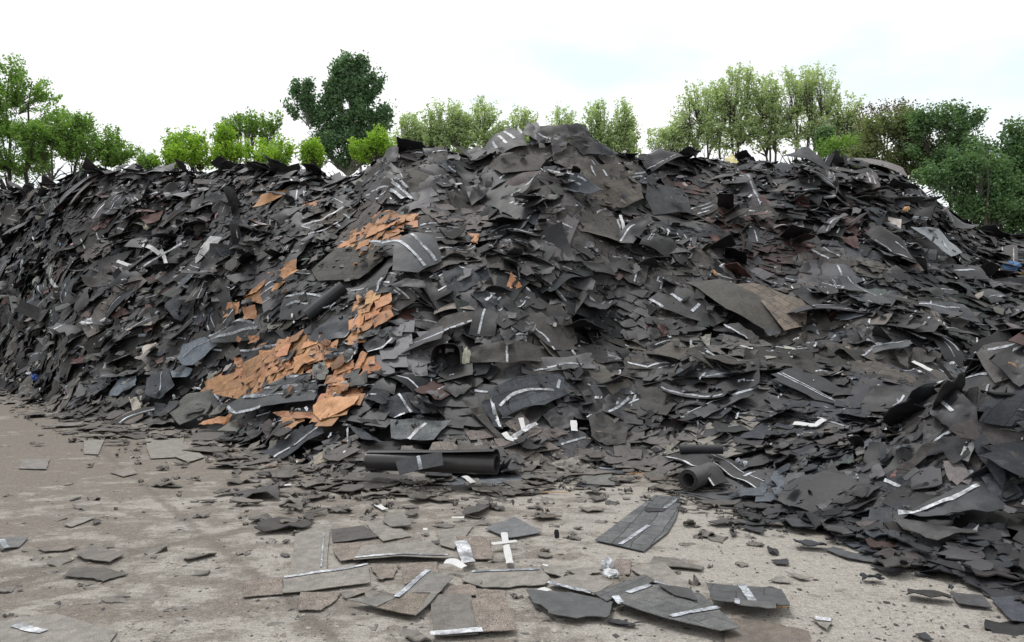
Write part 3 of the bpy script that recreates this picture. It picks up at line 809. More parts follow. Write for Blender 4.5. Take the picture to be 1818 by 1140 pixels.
def covered(px, py):
    m = np.zeros(px.shape, bool)
    for p in POLYS:
        lo, hi = p.min(0), p.max(0)
        k = (px > lo[0]) & (px < hi[0]) & (py > lo[1]) & (py < hi[1])
        if k.any():
            m[k] |= in_poly(px[k], py[k], p)
    return m

def fbm1(n, amp):
    a = rng.normal(0, 1, n)
    b = np.convolve(rng.normal(0, 1, n + 4), np.ones(5) / 2.2, 'valid')
    return (a * .5 + b) * amp * .6

_used = []          # (bbox, lift) of pieces already laid down
def traced(c, poly, kw, name='shingle'):
    rgb, gran, word = PAL[c]
    if 'c2' in kw:
        rgb = PAL[kw['c2']][0] if isinstance(kw['c2'], str) else kw['c2']
    if max(rgb) < .1 and H0(hit(*poly.mean(0))[0], hit(*poly.mean(0))[1]) > .04:
        rgb = tuple(np.array(rgb) * .74)
    if kw.get('jit'):
        rgb = tuple(np.array(rgb) * rng.uniform(.72, 1.2) * rng.uniform(.94, 1.06, 3))
    cen = poly.mean(0)
    P0 = hit(*cen)
    onground = H0(P0[0], P0[1]) < .04
    n = np.array([0, 0, 1.]) if onground else None
    lo, hi = poly.min(0), poly.max(0)
    st = 0
    for (l2, h2, s2) in _used:
        if lo[0] < h2[0] and hi[0] > l2[0] and lo[1] < h2[1] and hi[1] > l2[1]:
            st = max(st, s2 + 1)
    st = min(st, 9)
    _used.append((lo, hi, st))
    if onground:
        P0 = np.array([*gp(*cen), 0.012])
        lift = .003 + .0065 * st + kw.get('h', 0) * .3
    else:
        ns = grad(H0, np.array([P0[0]]), np.array([P0[1]]), .3)[0]
        view = np.array([0, 0, CAM_H]) - P0; view /= np.linalg.norm(view)
        n = ns + view * .28 + rng.normal(0, .05, 3)
        n /= np.linalg.norm(n)
        lift = .115 + .016 * st + kw.get('h', 0)
    cpos = np.array([0, 0, CAM_H])
    P0 = P0 + n * (0 if onground else lift * .6)
    def to_plane(q):
        d = np.stack([(q[:, 0] - CX) / F, np.ones(len(q)), (CY - q[:, 1]) / F], -1)
        t = ((P0 - cpos) @ n) / (d @ n)
        return cpos + d * t[:, None]
    Q = to_plane(poly)
    e1 = np.cross([0, 0, 1.], n)
    if np.linalg.norm(e1) < .05: e1 = np.array([1., 0, 0])
    e1 /= np.linalg.norm(e1); e2 = np.cross(n, e1)
    A = np.stack([(Q - P0) @ e1, (Q - P0) @ e2], -1)
    # principal axis
    w, v = np.linalg.eigh(np.cov((A - A.mean(0)).T))
    ax = v[:, 1]
    if ax[0] < 0: ax = -ax
    ay = np.array([-ax[1], ax[0]])
    Aa = (A - A.mean(0)) @ ax; Ab = (A - A.mean(0)) @ ay
    ra, rb = max(np.abs(Aa).max(), .02), max(np.abs(Ab).max(), .02)
    size = max(ra, rb) * 2
    # outline with real cut and torn edges
    tornamp = kw.get('t', .0035 if onground else .008)
    out = []
    step = float(np.clip(size / 16, .022, .09))
    for i in range(len(A)):
        p, q = A[i], A[(i + 1) % len(A)]
        L = np.linalg.norm(q - p)
        m = max(1, int(L / step))
        nrm = np.array([-(q - p)[1], (q - p)[0]]) / max(L, 1e-6)
        off = fbm1(m, tornamp * (1.6 if rng.random() < .35 else .5)); off[0] *= .4
        for k in range(m):
            out.append(p + (q - p) * (k / m) + nrm * off[k])
    out = np.array(out)
    area = 0.5 * np.sum(out[:, 0] * np.roll(out[:, 1], -1) - np.roll(out[:, 0], -1) * out[:, 1])
    if area < 0: out = out[::-1]
    g = float(np.clip(size / 13, .03, .12))
    gx = np.arange(out[:, 0].min(), out[:, 0].max(), g); gy = np.arange(out[:, 1].min(), out[:, 1].max(), g)
    GX, GY = np.meshgrid(gx, gy)
    pts = np.stack([GX.ravel(), GY.ravel()], -1) + rng.uniform(-.15, .15, (GX.size, 2)) * g
    if len(pts):
        ins = in_poly(pts[:, 0], pts[:, 1], out)
        d = np.linalg.norm(pts[:, None] - out[None], axis=2).min(1)
        pts = pts[ins & (d > g * .45)]
    allp = np.concatenate([out, pts]) if len(pts) else out
    nb = len(out)
    res = delaunay_2d_cdt([Vector(p) for p in allp], [(i, (i + 1) % nb) for i in range(nb)], [list(range(nb))], 1, 1e-5)
    vv = np.array([tuple(p) for p in res[0]])
    ff = [tuple(f) for f in res[2] if len(f) == 3]
    if not ff:
        return None
    bend = kw.get('b', 0.0) * .75
    fold = rng.normal(0, .10) if not onground and rng.random() < .6 else 0; fa = rng.uniform(-.4, .4)
    ph = rng.uniform(0, 9)
    amp_w = .003 if onground else .026
    cl = rng.uniform(0, 1, 4) ** 3 * (.007 if onground else .05)
    cm = A.mean(0)
    def disp(X):
        a = (X - cm) @ ax / ra; b = (X - cm) @ ay / rb
        W = P0 + X[:, :1] * e1 + X[:, 1:] * e2
        if onground:
            z = lift * np.ones(len(X))
        else:
            dz = (H0(W[:, 0], W[:, 1]) - W[:, 2]) * n[2]
            z = lift * .4 + .85 * np.clip(dz, -.25, .25)
        z = z + bend * (1 - np.clip(a * a, 0, 1.2)) * min(1, size / .8)
        z = z - abs(fold) * np.abs(a + .3 * b * np.sign(fa) - fa) * ra + amp_w * .5 * vnoise(a * 5 + ph, b * 5 - ph, 6)
        z = z + amp_w * vnoise(a * 2.2 + ph, b * 2.2 + ph, 5) * 1.2 + (amp_w if onground else 0)
        z = z + cl[0] * np.maximum(a - .4, 0) ** 2 * 3 + cl[1] * np.maximum(-a - .4, 0) ** 2 * 3 + cl[2] * np.maximum(-b - .5, 0) ** 2 * 3
        return W + z[:, None] * n
    V = disp(vv)
    th = (.0045 if onground else .007) if size > .3 else .004
    if 'slab' in kw.get('l', ''): th = .04
    nv = len(V)
    V2 = V - n * th
    edges = {}
    for f in ff:
        for k in range(3):
            e = (f[k], f[(k + 1) % 3])
            if (e[1], e[0]) in edges: edges.pop((e[1], e[0]))
            else: edges[e] = 1
    faces = [list(f) for f in ff] + [[a + nv for a in f[::-1]] for f in ff] + [[b, a, a + nv, b + nv] for a, b in edges]
    loc = P0.copy()
    if onground: loc[2] = 0
    VV = np.concatenate([V, V2]) - loc
    tint = np.tile([*rgb, gran], (len(VV), 1))
    U = np.zeros((len(VV), 3))
    u = (vv - cm) @ ax; w_ = (vv - cm) @ ay
    o = rng.uniform(0, 3, 2)
    U[:nv, 0] = u + o[0]; U[:nv, 1] = w_ + o[1]; U[nv:, :2] = U[:nv, :2]
    U[:, 2] = kw.get('k', 0)
    me = build_mesh(name, VV, faces, [M_SH], tint=tint, uvm=U, smooth_angle=35)
    ob = link(name, me, loc=loc)
    for (sp, kind, wid) in kw.get('s', []):
        sp = np.array(sp, float).reshape(-1, 2)
        S = to_plane(sp)
        S2 = np.stack([(S - P0) @ e1, (S - P0) @ e2], -1)
        seg = np.linalg.norm(np.diff(S2, axis=0), axis=1); cum = np.concatenate([[0], np.cumsum(seg)])
        m = max(3, int(cum[-1] / .05))
        tt = np.linspace(0, cum[-1], m + 1)
        line = np.stack([np.interp(tt, cum, S2[:, 0]), np.interp(tt, cum, S2[:, 1])], -1)
        if m > 6:   # ease the corners
            for _ in range(2): line[1:-1] = (line[:-2] + 2 * line[1:-1] + line[2:]) / 4
        tg = np.gradient(line, axis=0); tg /= np.linalg.norm(tg, axis=1, keepdims=True)
        nr = np.stack([-tg[:, 1], tg[:, 0]], -1)
        wv = wid * .5 * rng.uniform(.85, 1.12, (m + 1, 2))
        Lr = disp(line + nr * wv[:, :1]) + n * .006; Rr = disp(line - nr * wv[:, 1:]) + n * .006
        SV = np.stack([Rr, Lr], 1).reshape(-1, 3) - loc
        a = np.arange(m) * 2
        Fc = np.stack([a, a + 2, a + 3, a + 1], -1)
        top = SV; bot = SV - n * .002
        nn = len(SV)
        Fc = np.concatenate([Fc, Fc[:, ::-1] + nn])
        me2 = build_mesh('tape_strip', np.concatenate([top, bot]), Fc, [M_TAPEW if kind == 'w' else M_TAPE], smooth_angle=40)
        link('tape_strip', me2, parent=ob)
    return ob, word, size, onground, cen
# ------------------------------------------------------------------ the countless pieces of the heap: one mass
def sample_heap(n, x_lo=-700, x_hi=2500, behind=1.2):
    """points spread evenly over the heap's surface seen from the front"""
    out = []
    tot = 0
    while tot < n:
        px = rng.uniform(x_lo, x_hi, 40000)
        Y = rng.uniform(4.5, 30, 40000)
        X = (px - CX) / F * Y
        yr = np.interp(px, SK[:, 0], SK[:, 2])
        keep = (H0(X, Y) > .05) & (Y < yr + behind) & (rng.random(40000) < Y / 30)
        out.append(np.stack([X, Y], -1)[keep]); tot += keep.sum()
    return np.concatenate(out)[:n]

ALLV, ALLF, ALLT, ALLU, ALLM = [], [], [], [], []
_base = [0]
def add_arrays(V, Fc, T, U, mat=0):
    """V (N,k,3) with shared face pattern Fc"""
    N, k = V.shape[:2]
    f = Fc[None] + (np.arange(N) * k)[:, None, None] + _base[0]
    ALLV.append(V.reshape(-1, 3)); ALLF.append(f.reshape(-1, 4))
    ALLT.append(T.reshape(-1, 4)); ALLU.append(U.reshape(-1, 3))
    ALLM.append(np.full(N * len(Fc), mat))
    _base[0] += N * k

def scatter(XY, kind):
    n = len(XY)
    X, Y = XY[:, 0], XY[:, 1]
    n0 = grad(H0, X, Y, .2) + 0.35 * (grad(HN, X, Y, .2) - grad(H0, X, Y, .2))
    n0 /= np.linalg.norm(n0, axis=1, keepdims=True)
    Z = HN(X, Y)
    steep = np.clip((1 - n0[:, 2]) / .2, 0, 1)
    far = np.clip((Y - 11) / 10, 0, 1)
    if kind == 'big':
        L = rng.uniform(.5, 1.35, n); W = rng.uniform(.3, .65, n); nu, nv = 10, 6
    elif kind == 'mid':
        L = np.clip(rng.lognormal(-.76, .55, n), .16, 1.2); W = np.clip(rng.lognormal(-1.6, .42, n), .08, .36); nu, nv = 8, 4
        W = np.minimum(W, L * .9)
    else:
        L = np.clip(rng.lognormal(-1.75, .4, n), .07, .35); W = L * rng.uniform(.4, .95, n); nu, nv = 3, 3
    yaw = rng.normal(0, .9, n) + (rng.random(n) < .5) * 1.57
    mess = {'big': .22, 'mid': .40, 'small': .5}[kind]
    pitch = (np.abs(rng.normal(0, mess, n)) * 1.0 - .05) * (.25 + .75 * steep)
    roll = rng.normal(0, mess * .8, n) * (.25 + .75 * steep)
    crest = np.clip((np.interp(CX + F * X / Y, SK[:, 0], SK[:, 2]) - Y) / 1.6, .15, 1)
    stand = (rng.random(n) < crest * {'big': .08, 'mid': .13, 'small': .08}[kind]) * steep
    pitch += stand * rng.uniform(.3, 1.0, n)
    pitch *= .4 + .6 * crest; roll *= .4 + .6 * crest
    bend = rng.normal(0, .05, n) + (rng.random(n) < .3) * rng.normal(.0, .13, n)
    bend *= (.3 + .7 * steep)
    if kind == 'big': bend = np.abs(bend) * 1.1
    curl = (rng.random(n) < .25) * rng.normal(.1, .35, n) * (.3 + .7 * steep)
    twist = rng.normal(0, .12, n) * (.2 + .8 * steep)
    torn = np.abs(rng.normal(0, .006, n)) + (rng.random(n) < .4) * .035
    torn = np.minimum(torn, L * .12)
    lift = {'big': rng.uniform(-.08, .065, n), 'mid': rng.uniform(-.10, .07, n), 'small': rng.uniform(-.02, .09, n)}[kind]
    lift *= (.35 + .65 * steep)
    C = np.stack([X, Y, Z], -1) + n0 * lift[:, None]
    # keep clear of the pieces that are built one by one
    p = project(C)
    cov = covered(p[:, 0], p[:, 1])
    ring = np.zeros(n)
    for a in np.arange(0, 6.28, .785):
        q = C + np.stack([np.cos(a) * L * .4, np.zeros(n), np.sin(a) * L * .3], -1)
        pq = project(q)
        ring += covered(pq[:, 0], pq[:, 1])
    C = C - n0 * (np.minimum(ring, 3) * .035 + (ring > 0) * .03)[:, None]
    keep = ~(cov & (rng.random(n) < .75)) & ~((ring >= 5) & (rng.random(n) < .7))
    if kind != 'small': keep &= ~cov
    sel = lambda a: a[keep]
    C, n0, L, W, yaw, pitch, roll, bend, twist, curl, torn, p = map(sel, (C, n0, L, W, yaw, pitch, roll, bend, twist, curl, torn, p))
    n = len(C)
    T, ids = zone_colours(p[:, 0], p[:, 1], n)
    if kind == 'big': T[T[:, :3].max(1) > .12, :3] *= .4
    B = make_batch(C, n0, L, W, yaw, pitch, roll, bend, twist, curl, torn, nu, nv)
    flag = (rng.random(n) < {'big': .5, 'mid': .3, 'small': 0}[kind]) * rng.uniform(.5, 1, n)
    TB = T.copy(); TB[:, :3] = np.minimum(TB[:, :3], .026); TB[:, 3] = .1
    V, TT, U = batch_arrays(B, rng.uniform(.006, .011, n), T, flag, TB)
    Fc, n1 = grid_faces(nu, nv)
    add_arrays(V, Fc, TT, U)
    if kind != 'small':
        # sealant bands along or across some of the pieces
        s = np.nonzero(rng.random(n) < {'big': .85, 'mid': .42}[kind])[0]
        for rep in range(2 if kind == 'big' else 1):
            v0 = rng.uniform(-.42, .42, len(s))
            u0 = rng.uniform(-.46, -.1, len(s)); u1 = u0 + rng.uniform(.3, .95, len(s)); u1 = np.minimum(u1, .47)
            RV, RF = ribbon_arrays(B, s, v0, rng.uniform(.007, .014, len(s)), u0, u1)
            add_arrays(RV, RF, np.zeros(RV.shape[:2] + (4,)), np.zeros(RV.shape[:2] + (3,)), 1)
    # small pale bits of release tape
    return n

random_state = 1
for kind, num in (('big', 2600), ('mid', 7400), ('small', 12000)):
    scatter(sample_heap(num), kind)
# extra standing pieces on the crest so the outline is ragged
px = rng.uniform(-100, 1900, 90); yr = np.interp(px, SK[:, 0], SK[:, 2]) + rng.uniform(-.9, -.2, 90)
scatter(np.stack([(px - CX) / F * yr, yr], -1), 'mid')

# runs of overlapping tab courses still stuck together, draped over the slope
def courses(n, inside=None, key=None):
    XY = sample_heap(n, -100, 2000, -.2) if inside is None else inside
    n = len(XY)
    Xc, Yc = XY[:, 0], XY[:, 1]
    nn = grad(H0, Xc, Yc, .4)
    h = np.cross(np.tile([0., 0, 1.], (n, 1)), nn); h /= np.linalg.norm(h, axis=1, keepdims=True) + 1e-9
    d = np.cross(nn, h)
    yaw = rng.normal(0, .55, n) + (rng.random(n) < .3) * 1.5
    e1 = h * np.cos(yaw)[:, None] + d * np.sin(yaw)[:, None]; e2 = -h * np.sin(yaw)[:, None] + d * np.cos(yaw)[:, None]
    p = project(np.stack([Xc, Yc, H0(Xc, Yc)], -1))
    Tc, ids = zone_colours(p[:, 0], p[:, 1], n)
    Tc[Tc[:, :3].max(1) > .10, :3] *= .45
    pos, nor, T, ya, Ls, Ws = [], [], [], [], [], []
    for i in range(n):
        rows, cols = rng.integers(3, 7), rng.integers(2, 5)
        base = rng.uniform(.0, .05)
        w = rng.uniform(.22, .36)
        for r_ in range(rows):
            o = rng.uniform(-.15, .15)
            for c_ in range(cols):
                if rng.random() < .05: continue
                q = np.array([Xc[i], Yc[i], 0]) + e1[i] * ((c_ - cols / 2) * w + o) + e2[i] * ((r_ - rows / 2) * .15)
                z = .5 * H0(q[:1], q[1:2])[0] + .5 * HN(q[:1], q[1:2])[0]
                pos.append([q[0], q[1], z + base + .01 * (rows - r_) * 0 + .006 * rng.random()]); nor.append(nn[i])
                ya.append(yaw[i] + rng.normal(0, .03)); Ls.append(w * rng.uniform(.97, 1.03)); Ws.append(rng.uniform(.19, .25))
                T.append(np.concatenate([Tc[i, :3] * rng.uniform(.84, 1.16), Tc[i, 3:]]))
    pos, nor, T, ya, Ls, Ws = map(np.array, (pos, nor, T, ya, Ls, Ws))
    m = len(pos)
    if key:
        T[:, :3] = np.array(PAL[key][0]) * rng.uniform(.62, 1.2, (m, 1)) * rng.uniform(.95, 1.05, (m, 3)); T[:, 3] = .4
    ns = grad(H0, pos[:, 0], pos[:, 1], .25) * .6 + grad(HN, pos[:, 0], pos[:, 1], .35) * .4; ns /= np.linalg.norm(ns, axis=1, keepdims=True)
    pos = pos + ns * (.035 if not key else .055)
    pp = project(pos); keep = ~covered(pp[:, 0], pp[:, 1]) if not key else np.ones(m, bool)
    pos, ns, T, ya, Ls, Ws = pos[keep], ns[keep], T[keep], ya[keep], Ls[keep], Ws[keep]; m = len(pos)
    B = make_batch(pos, ns, Ls, Ws, ya, rng.normal(.07, .03, m), rng.normal(0, .03, m), rng.normal(0, .02, m), rng.normal(0, .04, m), (rng.random(m) < .1) * .2,
                   (rng.random(m) < .3) * .01, 4, 4, .08)
    B.top = B.top
    TB = T.copy(); TB[:, :3] = .03
    V, TT, U = batch_arrays(B, rng.uniform(.006, .009, m), T, np.zeros(m), TB)
    Fc, n1 = grid_faces(4, 4)
    add_arrays(V, Fc, TT, U)
courses(260)
# big limp sheets of joined shingles hanging down the slope, following every hump
def drapes(n, x0, x1, y0, y1):
    nu, nv = 22, 14
    k = 0
    while k < n:
        px, py = rng.uniform(x0, x1), rng.uniform(y0, y1)
        c = hit(px, py)
        if H0(c[0], c[1]) < .5 or (covered(np.array([px]), np.array([py]))[0] and rng.random() < .85): continue
        k += 1
        L, W = rng.uniform(1.0, 2.4), rng.uniform(.5, 1.1)
        nn = grad(H0, c[:1], c[1:2], .4)[0]
        h = np.cross([0, 0, 1.], nn); h /= np.linalg.norm(h); d = np.cross(nn, h)
        ya = 1.57 + rng.normal(0, .5)
        e1 = h * math.cos(ya) + d * math.sin(ya); e2 = -h * math.sin(ya) + d * math.cos(ya)
        u = np.linspace(-.5, .5, nu + 1)[:, None] * np.ones((1, nv + 1)) * L
        v = np.linspace(-.5, .5, nv + 1)[None, :] * np.ones((nu + 1, 1)) * W
        u[0] += np.repeat(rng.choice([0, .1, .15, .3], 5), 3)[:nv + 1]; u[-1] -= np.repeat(rng.choice([0, .1, .2, .3], 5), 3)[:nv + 1]
        v[:, 0] += np.repeat(rng.choice([0, .05, .12], 8), 3)[:nu + 1] + rng.normal(0, .008, nu + 1); v[:, -1] -= np.repeat(rng.choice([0, .05, .12], 8), 3)[:nu + 1]
        Q = c + u[..., None] * e1 + v[..., None] * e2
        z = .45 * H0(Q[..., 0], Q[..., 1]) + .55 * HN(Q[..., 0], Q[..., 1])
        off = rng.uniform(-.01, .06) + .05 * vnoise(u * 2 + k, v * 3, 5) + .03 * vnoise(u * 6 + k, v * 2, 6) + .25 * np.maximum(np.abs(u / L) - .38, 0) * rng.uniform(-.3, 1.5) + .3 * np.maximum(np.abs(v / W) - .4, 0) * rng.uniform(-.3, 1.5)
        P = np.stack([Q[..., 0], Q[..., 1], z], -1) + nn * off[..., None]
        pp = project(c)
        T, ids = zone_colours(pp[:1], pp[1:2], 1)
        if T[0, :3].max() > .12: T[0, :3] = .06
        if rng.random() < .40: T[0, :3] = np.array(PAL['W'][0]) * rng.uniform(.65, 1.25); T[0, 3] = .6
        n1 = (nu + 1) * (nv + 1); P = P.reshape(n1, 3)
        V = np.concatenate([P, P - nn * .008])[None]
        U = np.zeros((1, 2 * n1, 3)); U[0, :n1, 0] = u.ravel() + 3 * k; U[0, :n1, 1] = v.ravel() + 2 * k; U[0, n1:, :2] = U[0, :n1, :2]; U[..., 2] = rng.choice([0, .7, 1])
        TT = np.repeat(T[:, None], 2 * n1, 1); TT[0, n1:, :3] = .03
        Fc, _ = grid_faces(nu, nv); add_arrays(V, Fc, TT, U)
        for r_ in range(rng.integers(1, 5)):       # short release strips across the sheet
            i = rng.integers(2, nu - 2); j0 = rng.integers(0, 5); j1 = rng.integers(j0 + 4, nv)
            G = P.reshape(nu + 1, nv + 1, 3)
            a_ = G[i, j0:j1 + 1]; b_ = a_ + (G[i + 1, j0:j1 + 1] - a_) * (.032 / (L / nu))
            S = np.stack([a_, b_], 1) + nn * .006; m_ = len(a_) - 1
            q = np.arange(m_) * 2
            add_arrays(S.reshape(1, -1, 3), np.stack([q, q + 2, q + 3, q + 1], -1), np.zeros((1, len(a_) * 2, 4)), np.zeros((1, len(a_) * 2, 3)), 1)
drapes(60, 640, 1350, 270, 500)
drapes(26, 1230, 1620, 480, 680)
drapes(26, 420, 760, 330, 560)
drapes(22, 800, 1300, 500, 780)
drapes(16, 20, 420, 360, 640)
drapes(26, 1480, 1818, 650, 900)
# loose crumbs lying over the larger sheets
XY = sample_heap(9000, 0, 1818, -.3); zc = HN(XY[:, 0], XY[:, 1])
pp = project(np.stack([XY[:, 0], XY[:, 1], zc], -1)); XY = XY[covered(pp[:, 0], pp[:, 1])][:600]
n = len(XY); n0 = grad(H0, XY[:, 0], XY[:, 1], .25)
C = np.stack([XY[:, 0], XY[:, 1], H0(XY[:, 0], XY[:, 1])], -1) + n0 * rng.uniform(.11, .2, (n, 1))
L = np.clip(rng.lognormal(-2.3, .55, n), .03, .28)
pp = project(C); T, ids = zone_colours(pp[:, 0], pp[:, 1], n)
B = make_batch(C, n0, L, L * rng.uniform(.3, .9, n), rng.uniform(0, 6.3, n), rng.normal(.1, .2, n), rng.normal(0, .2, n), rng.normal(0, .05, n), rng.normal(0, .1, n), np.zeros(n), L * .06, 4, 3, .5)
V, TT, U = batch_arrays(B, np.full(n, .006), T, np.zeros(n)); Fc, n1 = grid_faces(4, 3); add_arrays(V, Fc, TT, U)

# larger limp sheets on the near mound
px = rng.uniform(1480, 2200, 260); Y = rng.uniform(5.6, 9.0, 260); X = (px - CX) / F * Y
k = H0(X, Y) > .25
_n = rng.uniform
scatter(np.stack([X, Y], -1)[k], 'big')
# flat litter round the foot of the heap
def toe(n, size, spread):
    px = rng.uniform(-400, 2000, n * 3)
    yb = F * CAM_H / (np.interp(px, BS[:, 0], BS[:, 1]) - CY)
    d = np.abs(rng.normal(0, 1, n * 3)) * spread
    Y = yb - d * np.where(px < 560, 2.4, 1.0) * np.where(px > 1380, .35, 1.0) + rng.uniform(0, .8, n * 3)
    X = (px - CX) / F * Y
    ok = (Y > 4.3) & (HN(X, Y) < .5)
    X, Y, px = X[ok][:n], Y[ok][:n], px[ok][:n]
    n = len(X)
    L = np.clip(rng.lognormal(math.log(size), .5, n), .04, .8); W = L * rng.uniform(.3, .8, n)
    n0 = grad(H0, X, Y, .15)
    C = np.stack([X, Y, np.maximum(H0(X, Y), 0) + rng.uniform(.012, .05, n)], -1)
    p = project(C)
    cov = covered(p[:, 0], p[:, 1])
    keep = ~cov
    C, n0, L, W, p, px = C[keep], n0[keep], L[keep], W[keep], p[keep], px[keep]
    n = len(C)
    yaw = rng.uniform(0, 6.28, n)
    z = np.zeros(n)
    B = make_batch(C, n0, L, W, yaw, rng.normal(0, .04, n), rng.normal(0, .04, n), rng.normal(0.01, .02, n), rng.normal(0, .03, n), (rng.random(n) < .15) * .1, np.minimum(np.abs(rng.normal(0, .03, n)), L * .09), 5, 4, .6)
    T, ids = zone_colours(p[:, 0], p[:, 1], n)
    dusty = np.clip((1330 - px) / 60, 0, 1) * rng.uniform(.25, .95, n)
    T[:, :3] = T[:, :3] * (1 - dusty[:, None]) + np.array([.135, .122, .108]) * rng.uniform(.55, 1.25, (n, 1)) * dusty[:, None]
    V, TT, U = batch_arrays(B, rng.uniform(.005, .009, n), T, (rng.random(n) < .3) * .7)
    Fc, n1 = grid_faces(5, 4)
    add_arrays(V, Fc, TT, U)
toe(1100, .26, .7)
toe(1300, .08, 1.0)
# denser dark litter reaching the concrete at the right
px = rng.uniform(1380, 2300, 1150)
yb = F * CAM_H / (np.interp(px, BS[:, 0], BS[:, 1]) - CY)
Y = yb + rng.uniform(-.25, 2.6, 1150) - (rng.random(1150) < .06) * rng.uniform(0, .9, 1150)
Y = np.maximum(Y, 4.35)
X = (px - CX) / F * Y
def flat_dark(X, Y, size, lo=.01, hi=.11):
    n = len(X)
    L = np.clip(rng.lognormal(math.log(size), .45, n), .05, .6); W = L * rng.uniform(.4, .85, n)
    n0 = grad(H0, X, Y, .15)
    C = np.stack([X, Y, np.maximum(H0(X, Y), 0) + rng.uniform(lo, hi, n) * np.clip((Y - 4.2) / 1.2, .15, 1)], -1)
    p = project(C); keep = ~covered(p[:, 0], p[:, 1])
    C, n0, L, W, p = C[keep], n0[keep], L[keep], W[keep], p[keep]; n = len(C)
    B = make_batch(C, n0, L, W, rng.uniform(0, 6.28, n), rng.normal(0, .10, n), rng.normal(0, .10, n), rng.normal(0.02, .05, n), rng.normal(0, .06, n), (rng.random(n) < .2) * .2, np.minimum(np.abs(rng.normal(0, .03, n)), L * .15), 5, 4, .6)
    T, ids = zone_colours(p[:, 0], p[:, 1], n)
    V, TT, U = batch_arrays(B, rng.uniform(.006, .011, n), T, (rng.random(n) < .2) * .7)
    Fc, n1 = grid_faces(5, 4)
    add_arrays(V, Fc, TT, U)
flat_dark(X, Y, .20)
# dusty crumbs between the scattered shingles
for (a0, a1, b0, b1, nn_) in ((480, 1380, 915, 1135, 90), (640, 1250, 880, 960, 50), (0, 500, 790, 1100, 50)):
    px = rng.uniform(a0, a1, nn_); Y = F * CAM_H / (rng.uniform(b0, b1, nn_) - CY); X = (px - CX) / F * Y
    k0 = len(ALLT)
    flat_dark(X, Y, .11, .0, .012)
    ALLT[-1][:, :3] = ALLT[-1][:, :3] * .3 + np.array([.115, .105, .094])

# little bits of pale tape all over
XY = sample_heap(900, -200, 2000, .2)
n = len(XY)
n0 = grad(H0, XY[:, 0], XY[:, 1], .2)
C = np.stack([XY[:, 0], XY[:, 1], HN(XY[:, 0], XY[:, 1])], -1) + n0 * rng.uniform(.06, .12, (n, 1))
L = np.clip(rng.lognormal(-2.25, .5, n), .03, .32); W = rng.uniform(.02, .04, n)
p = project(C); keep = ~covered(p[:, 0], p[:, 1])
B = make_batch(C[keep], n0[keep], L[keep], W[keep], rng.uniform(0, 6.28, n)[keep], rng.normal(0.1, .3, n)[keep], rng.normal(0, .3, n)[keep], rng.normal(0, .12, n)[keep],
               rng.normal(0, .2, n)[keep], np.zeros(n)[keep], np.full(n, .004)[keep], 5, 3, .3)
V, TT, U = batch_arrays(B, np.full(B.N, .002), np.zeros((B.N, 4)), np.zeros(B.N))
Fc, n1 = grid_faces(5, 3)
h = B.N // 2
add_arrays(V[:h], Fc, TT[:h], U[:h], 1); add_arrays(V[h:], Fc, TT[h:], U[h:], 2)

# the packed core under the loose pieces
def core():
    px = np.linspace(-900, 2700, 420)
    ds = np.concatenate([np.linspace(-.3, 14, 170), np.linspace(15, 40, 20)])
    yb = F * CAM_H / (np.interp(px, BS[:, 0], BS[:, 1]) - CY)
    Y = yb[:, None] + ds[None, :]
    X = (px[:, None] - CX) / F * Y
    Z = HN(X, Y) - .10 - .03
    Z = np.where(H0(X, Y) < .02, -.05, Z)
    V = np.stack([X, Y, Z], -1)
    nx, ny = V.shape[:2]
    i, j = np.meshgrid(np.arange(nx - 1), np.arange(ny - 1), indexing='ij')
    a = (i * ny + j).ravel()
    Fc = np.stack([a, a + ny, a + ny + 1, a + 1], -1)
    T = np.tile([.018, .017, .017, .3], (1, nx * ny, 1)); U = np.zeros((1, nx * ny, 3))  # core colour darkened to put deeper shade into the gaps
    add_arrays(V.reshape(1, -1, 3), Fc, T, U)
core()


# ------------------------------------------------------------------ grit, straw and granules on the concrete
M_GRIT = plain_material("dark_grit", (0.045, 0.042, 0.04), .9, .4, 30)
M_GRITL = plain_material("pale_grit", (0.30, 0.27, 0.23), .9, .3, 30)
def grit(n):
    px = rng.uniform(-150, 2000, n); py = 640 + (1180 - 640) * rng.random(n) ** .8
    Y = F * CAM_H / (py - CY); X = (px - CX) / F * Y
    ok = (H0(X, Y) < .03) & (Y < 16)
    X, Y = X[ok], Y[ok]; n = len(X)
    s = np.clip(rng.lognormal(-5.0, .6, n), .003, .035)
    base = np.array([[1, 0, 0], [.2, .9, 0], [-.9, .3, 0], [-.3, -.8, 0], [0.1, 0, .5]])
    a = rng.uniform(0, 6.28, n); c, sn = np.cos(a), np.sin(a)
    V = base[None] * s[:, None, None] * rng.uniform(.4, 1.3, (n, 5, 1)) * np.stack([rng.uniform(.6, 1.8, n), np.ones(n), rng.uniform(.4, 1, n)], -1)[:, None, :]
    Vr = np.stack([V[..., 0] * c[:, None] - V[..., 1] * sn[:, None], V[..., 0] * sn[:, None] + V[..., 1] * c[:, None], V[..., 2]], -1)
    Vr += np.stack([X, Y, np.full(n, .004)], -1)[:, None, :]
    f = np.array([[0, 1, 4], [1, 2, 4], [2, 3, 4], [3, 0, 4]])
    Fc = (f[None] + (np.arange(n) * 5)[:, None, None]).reshape(-1, 3)
    mi = np.repeat((rng.random(n) < .35).astype(int), 4)
    return build_mesh("grit", Vr.reshape(-1, 3), Fc, [M_GRIT, M_GRITL], mi)
tag(link("grit", grit(6000)), "fine dark granules and chips strewn over the concrete", "grit", kind='stuff')

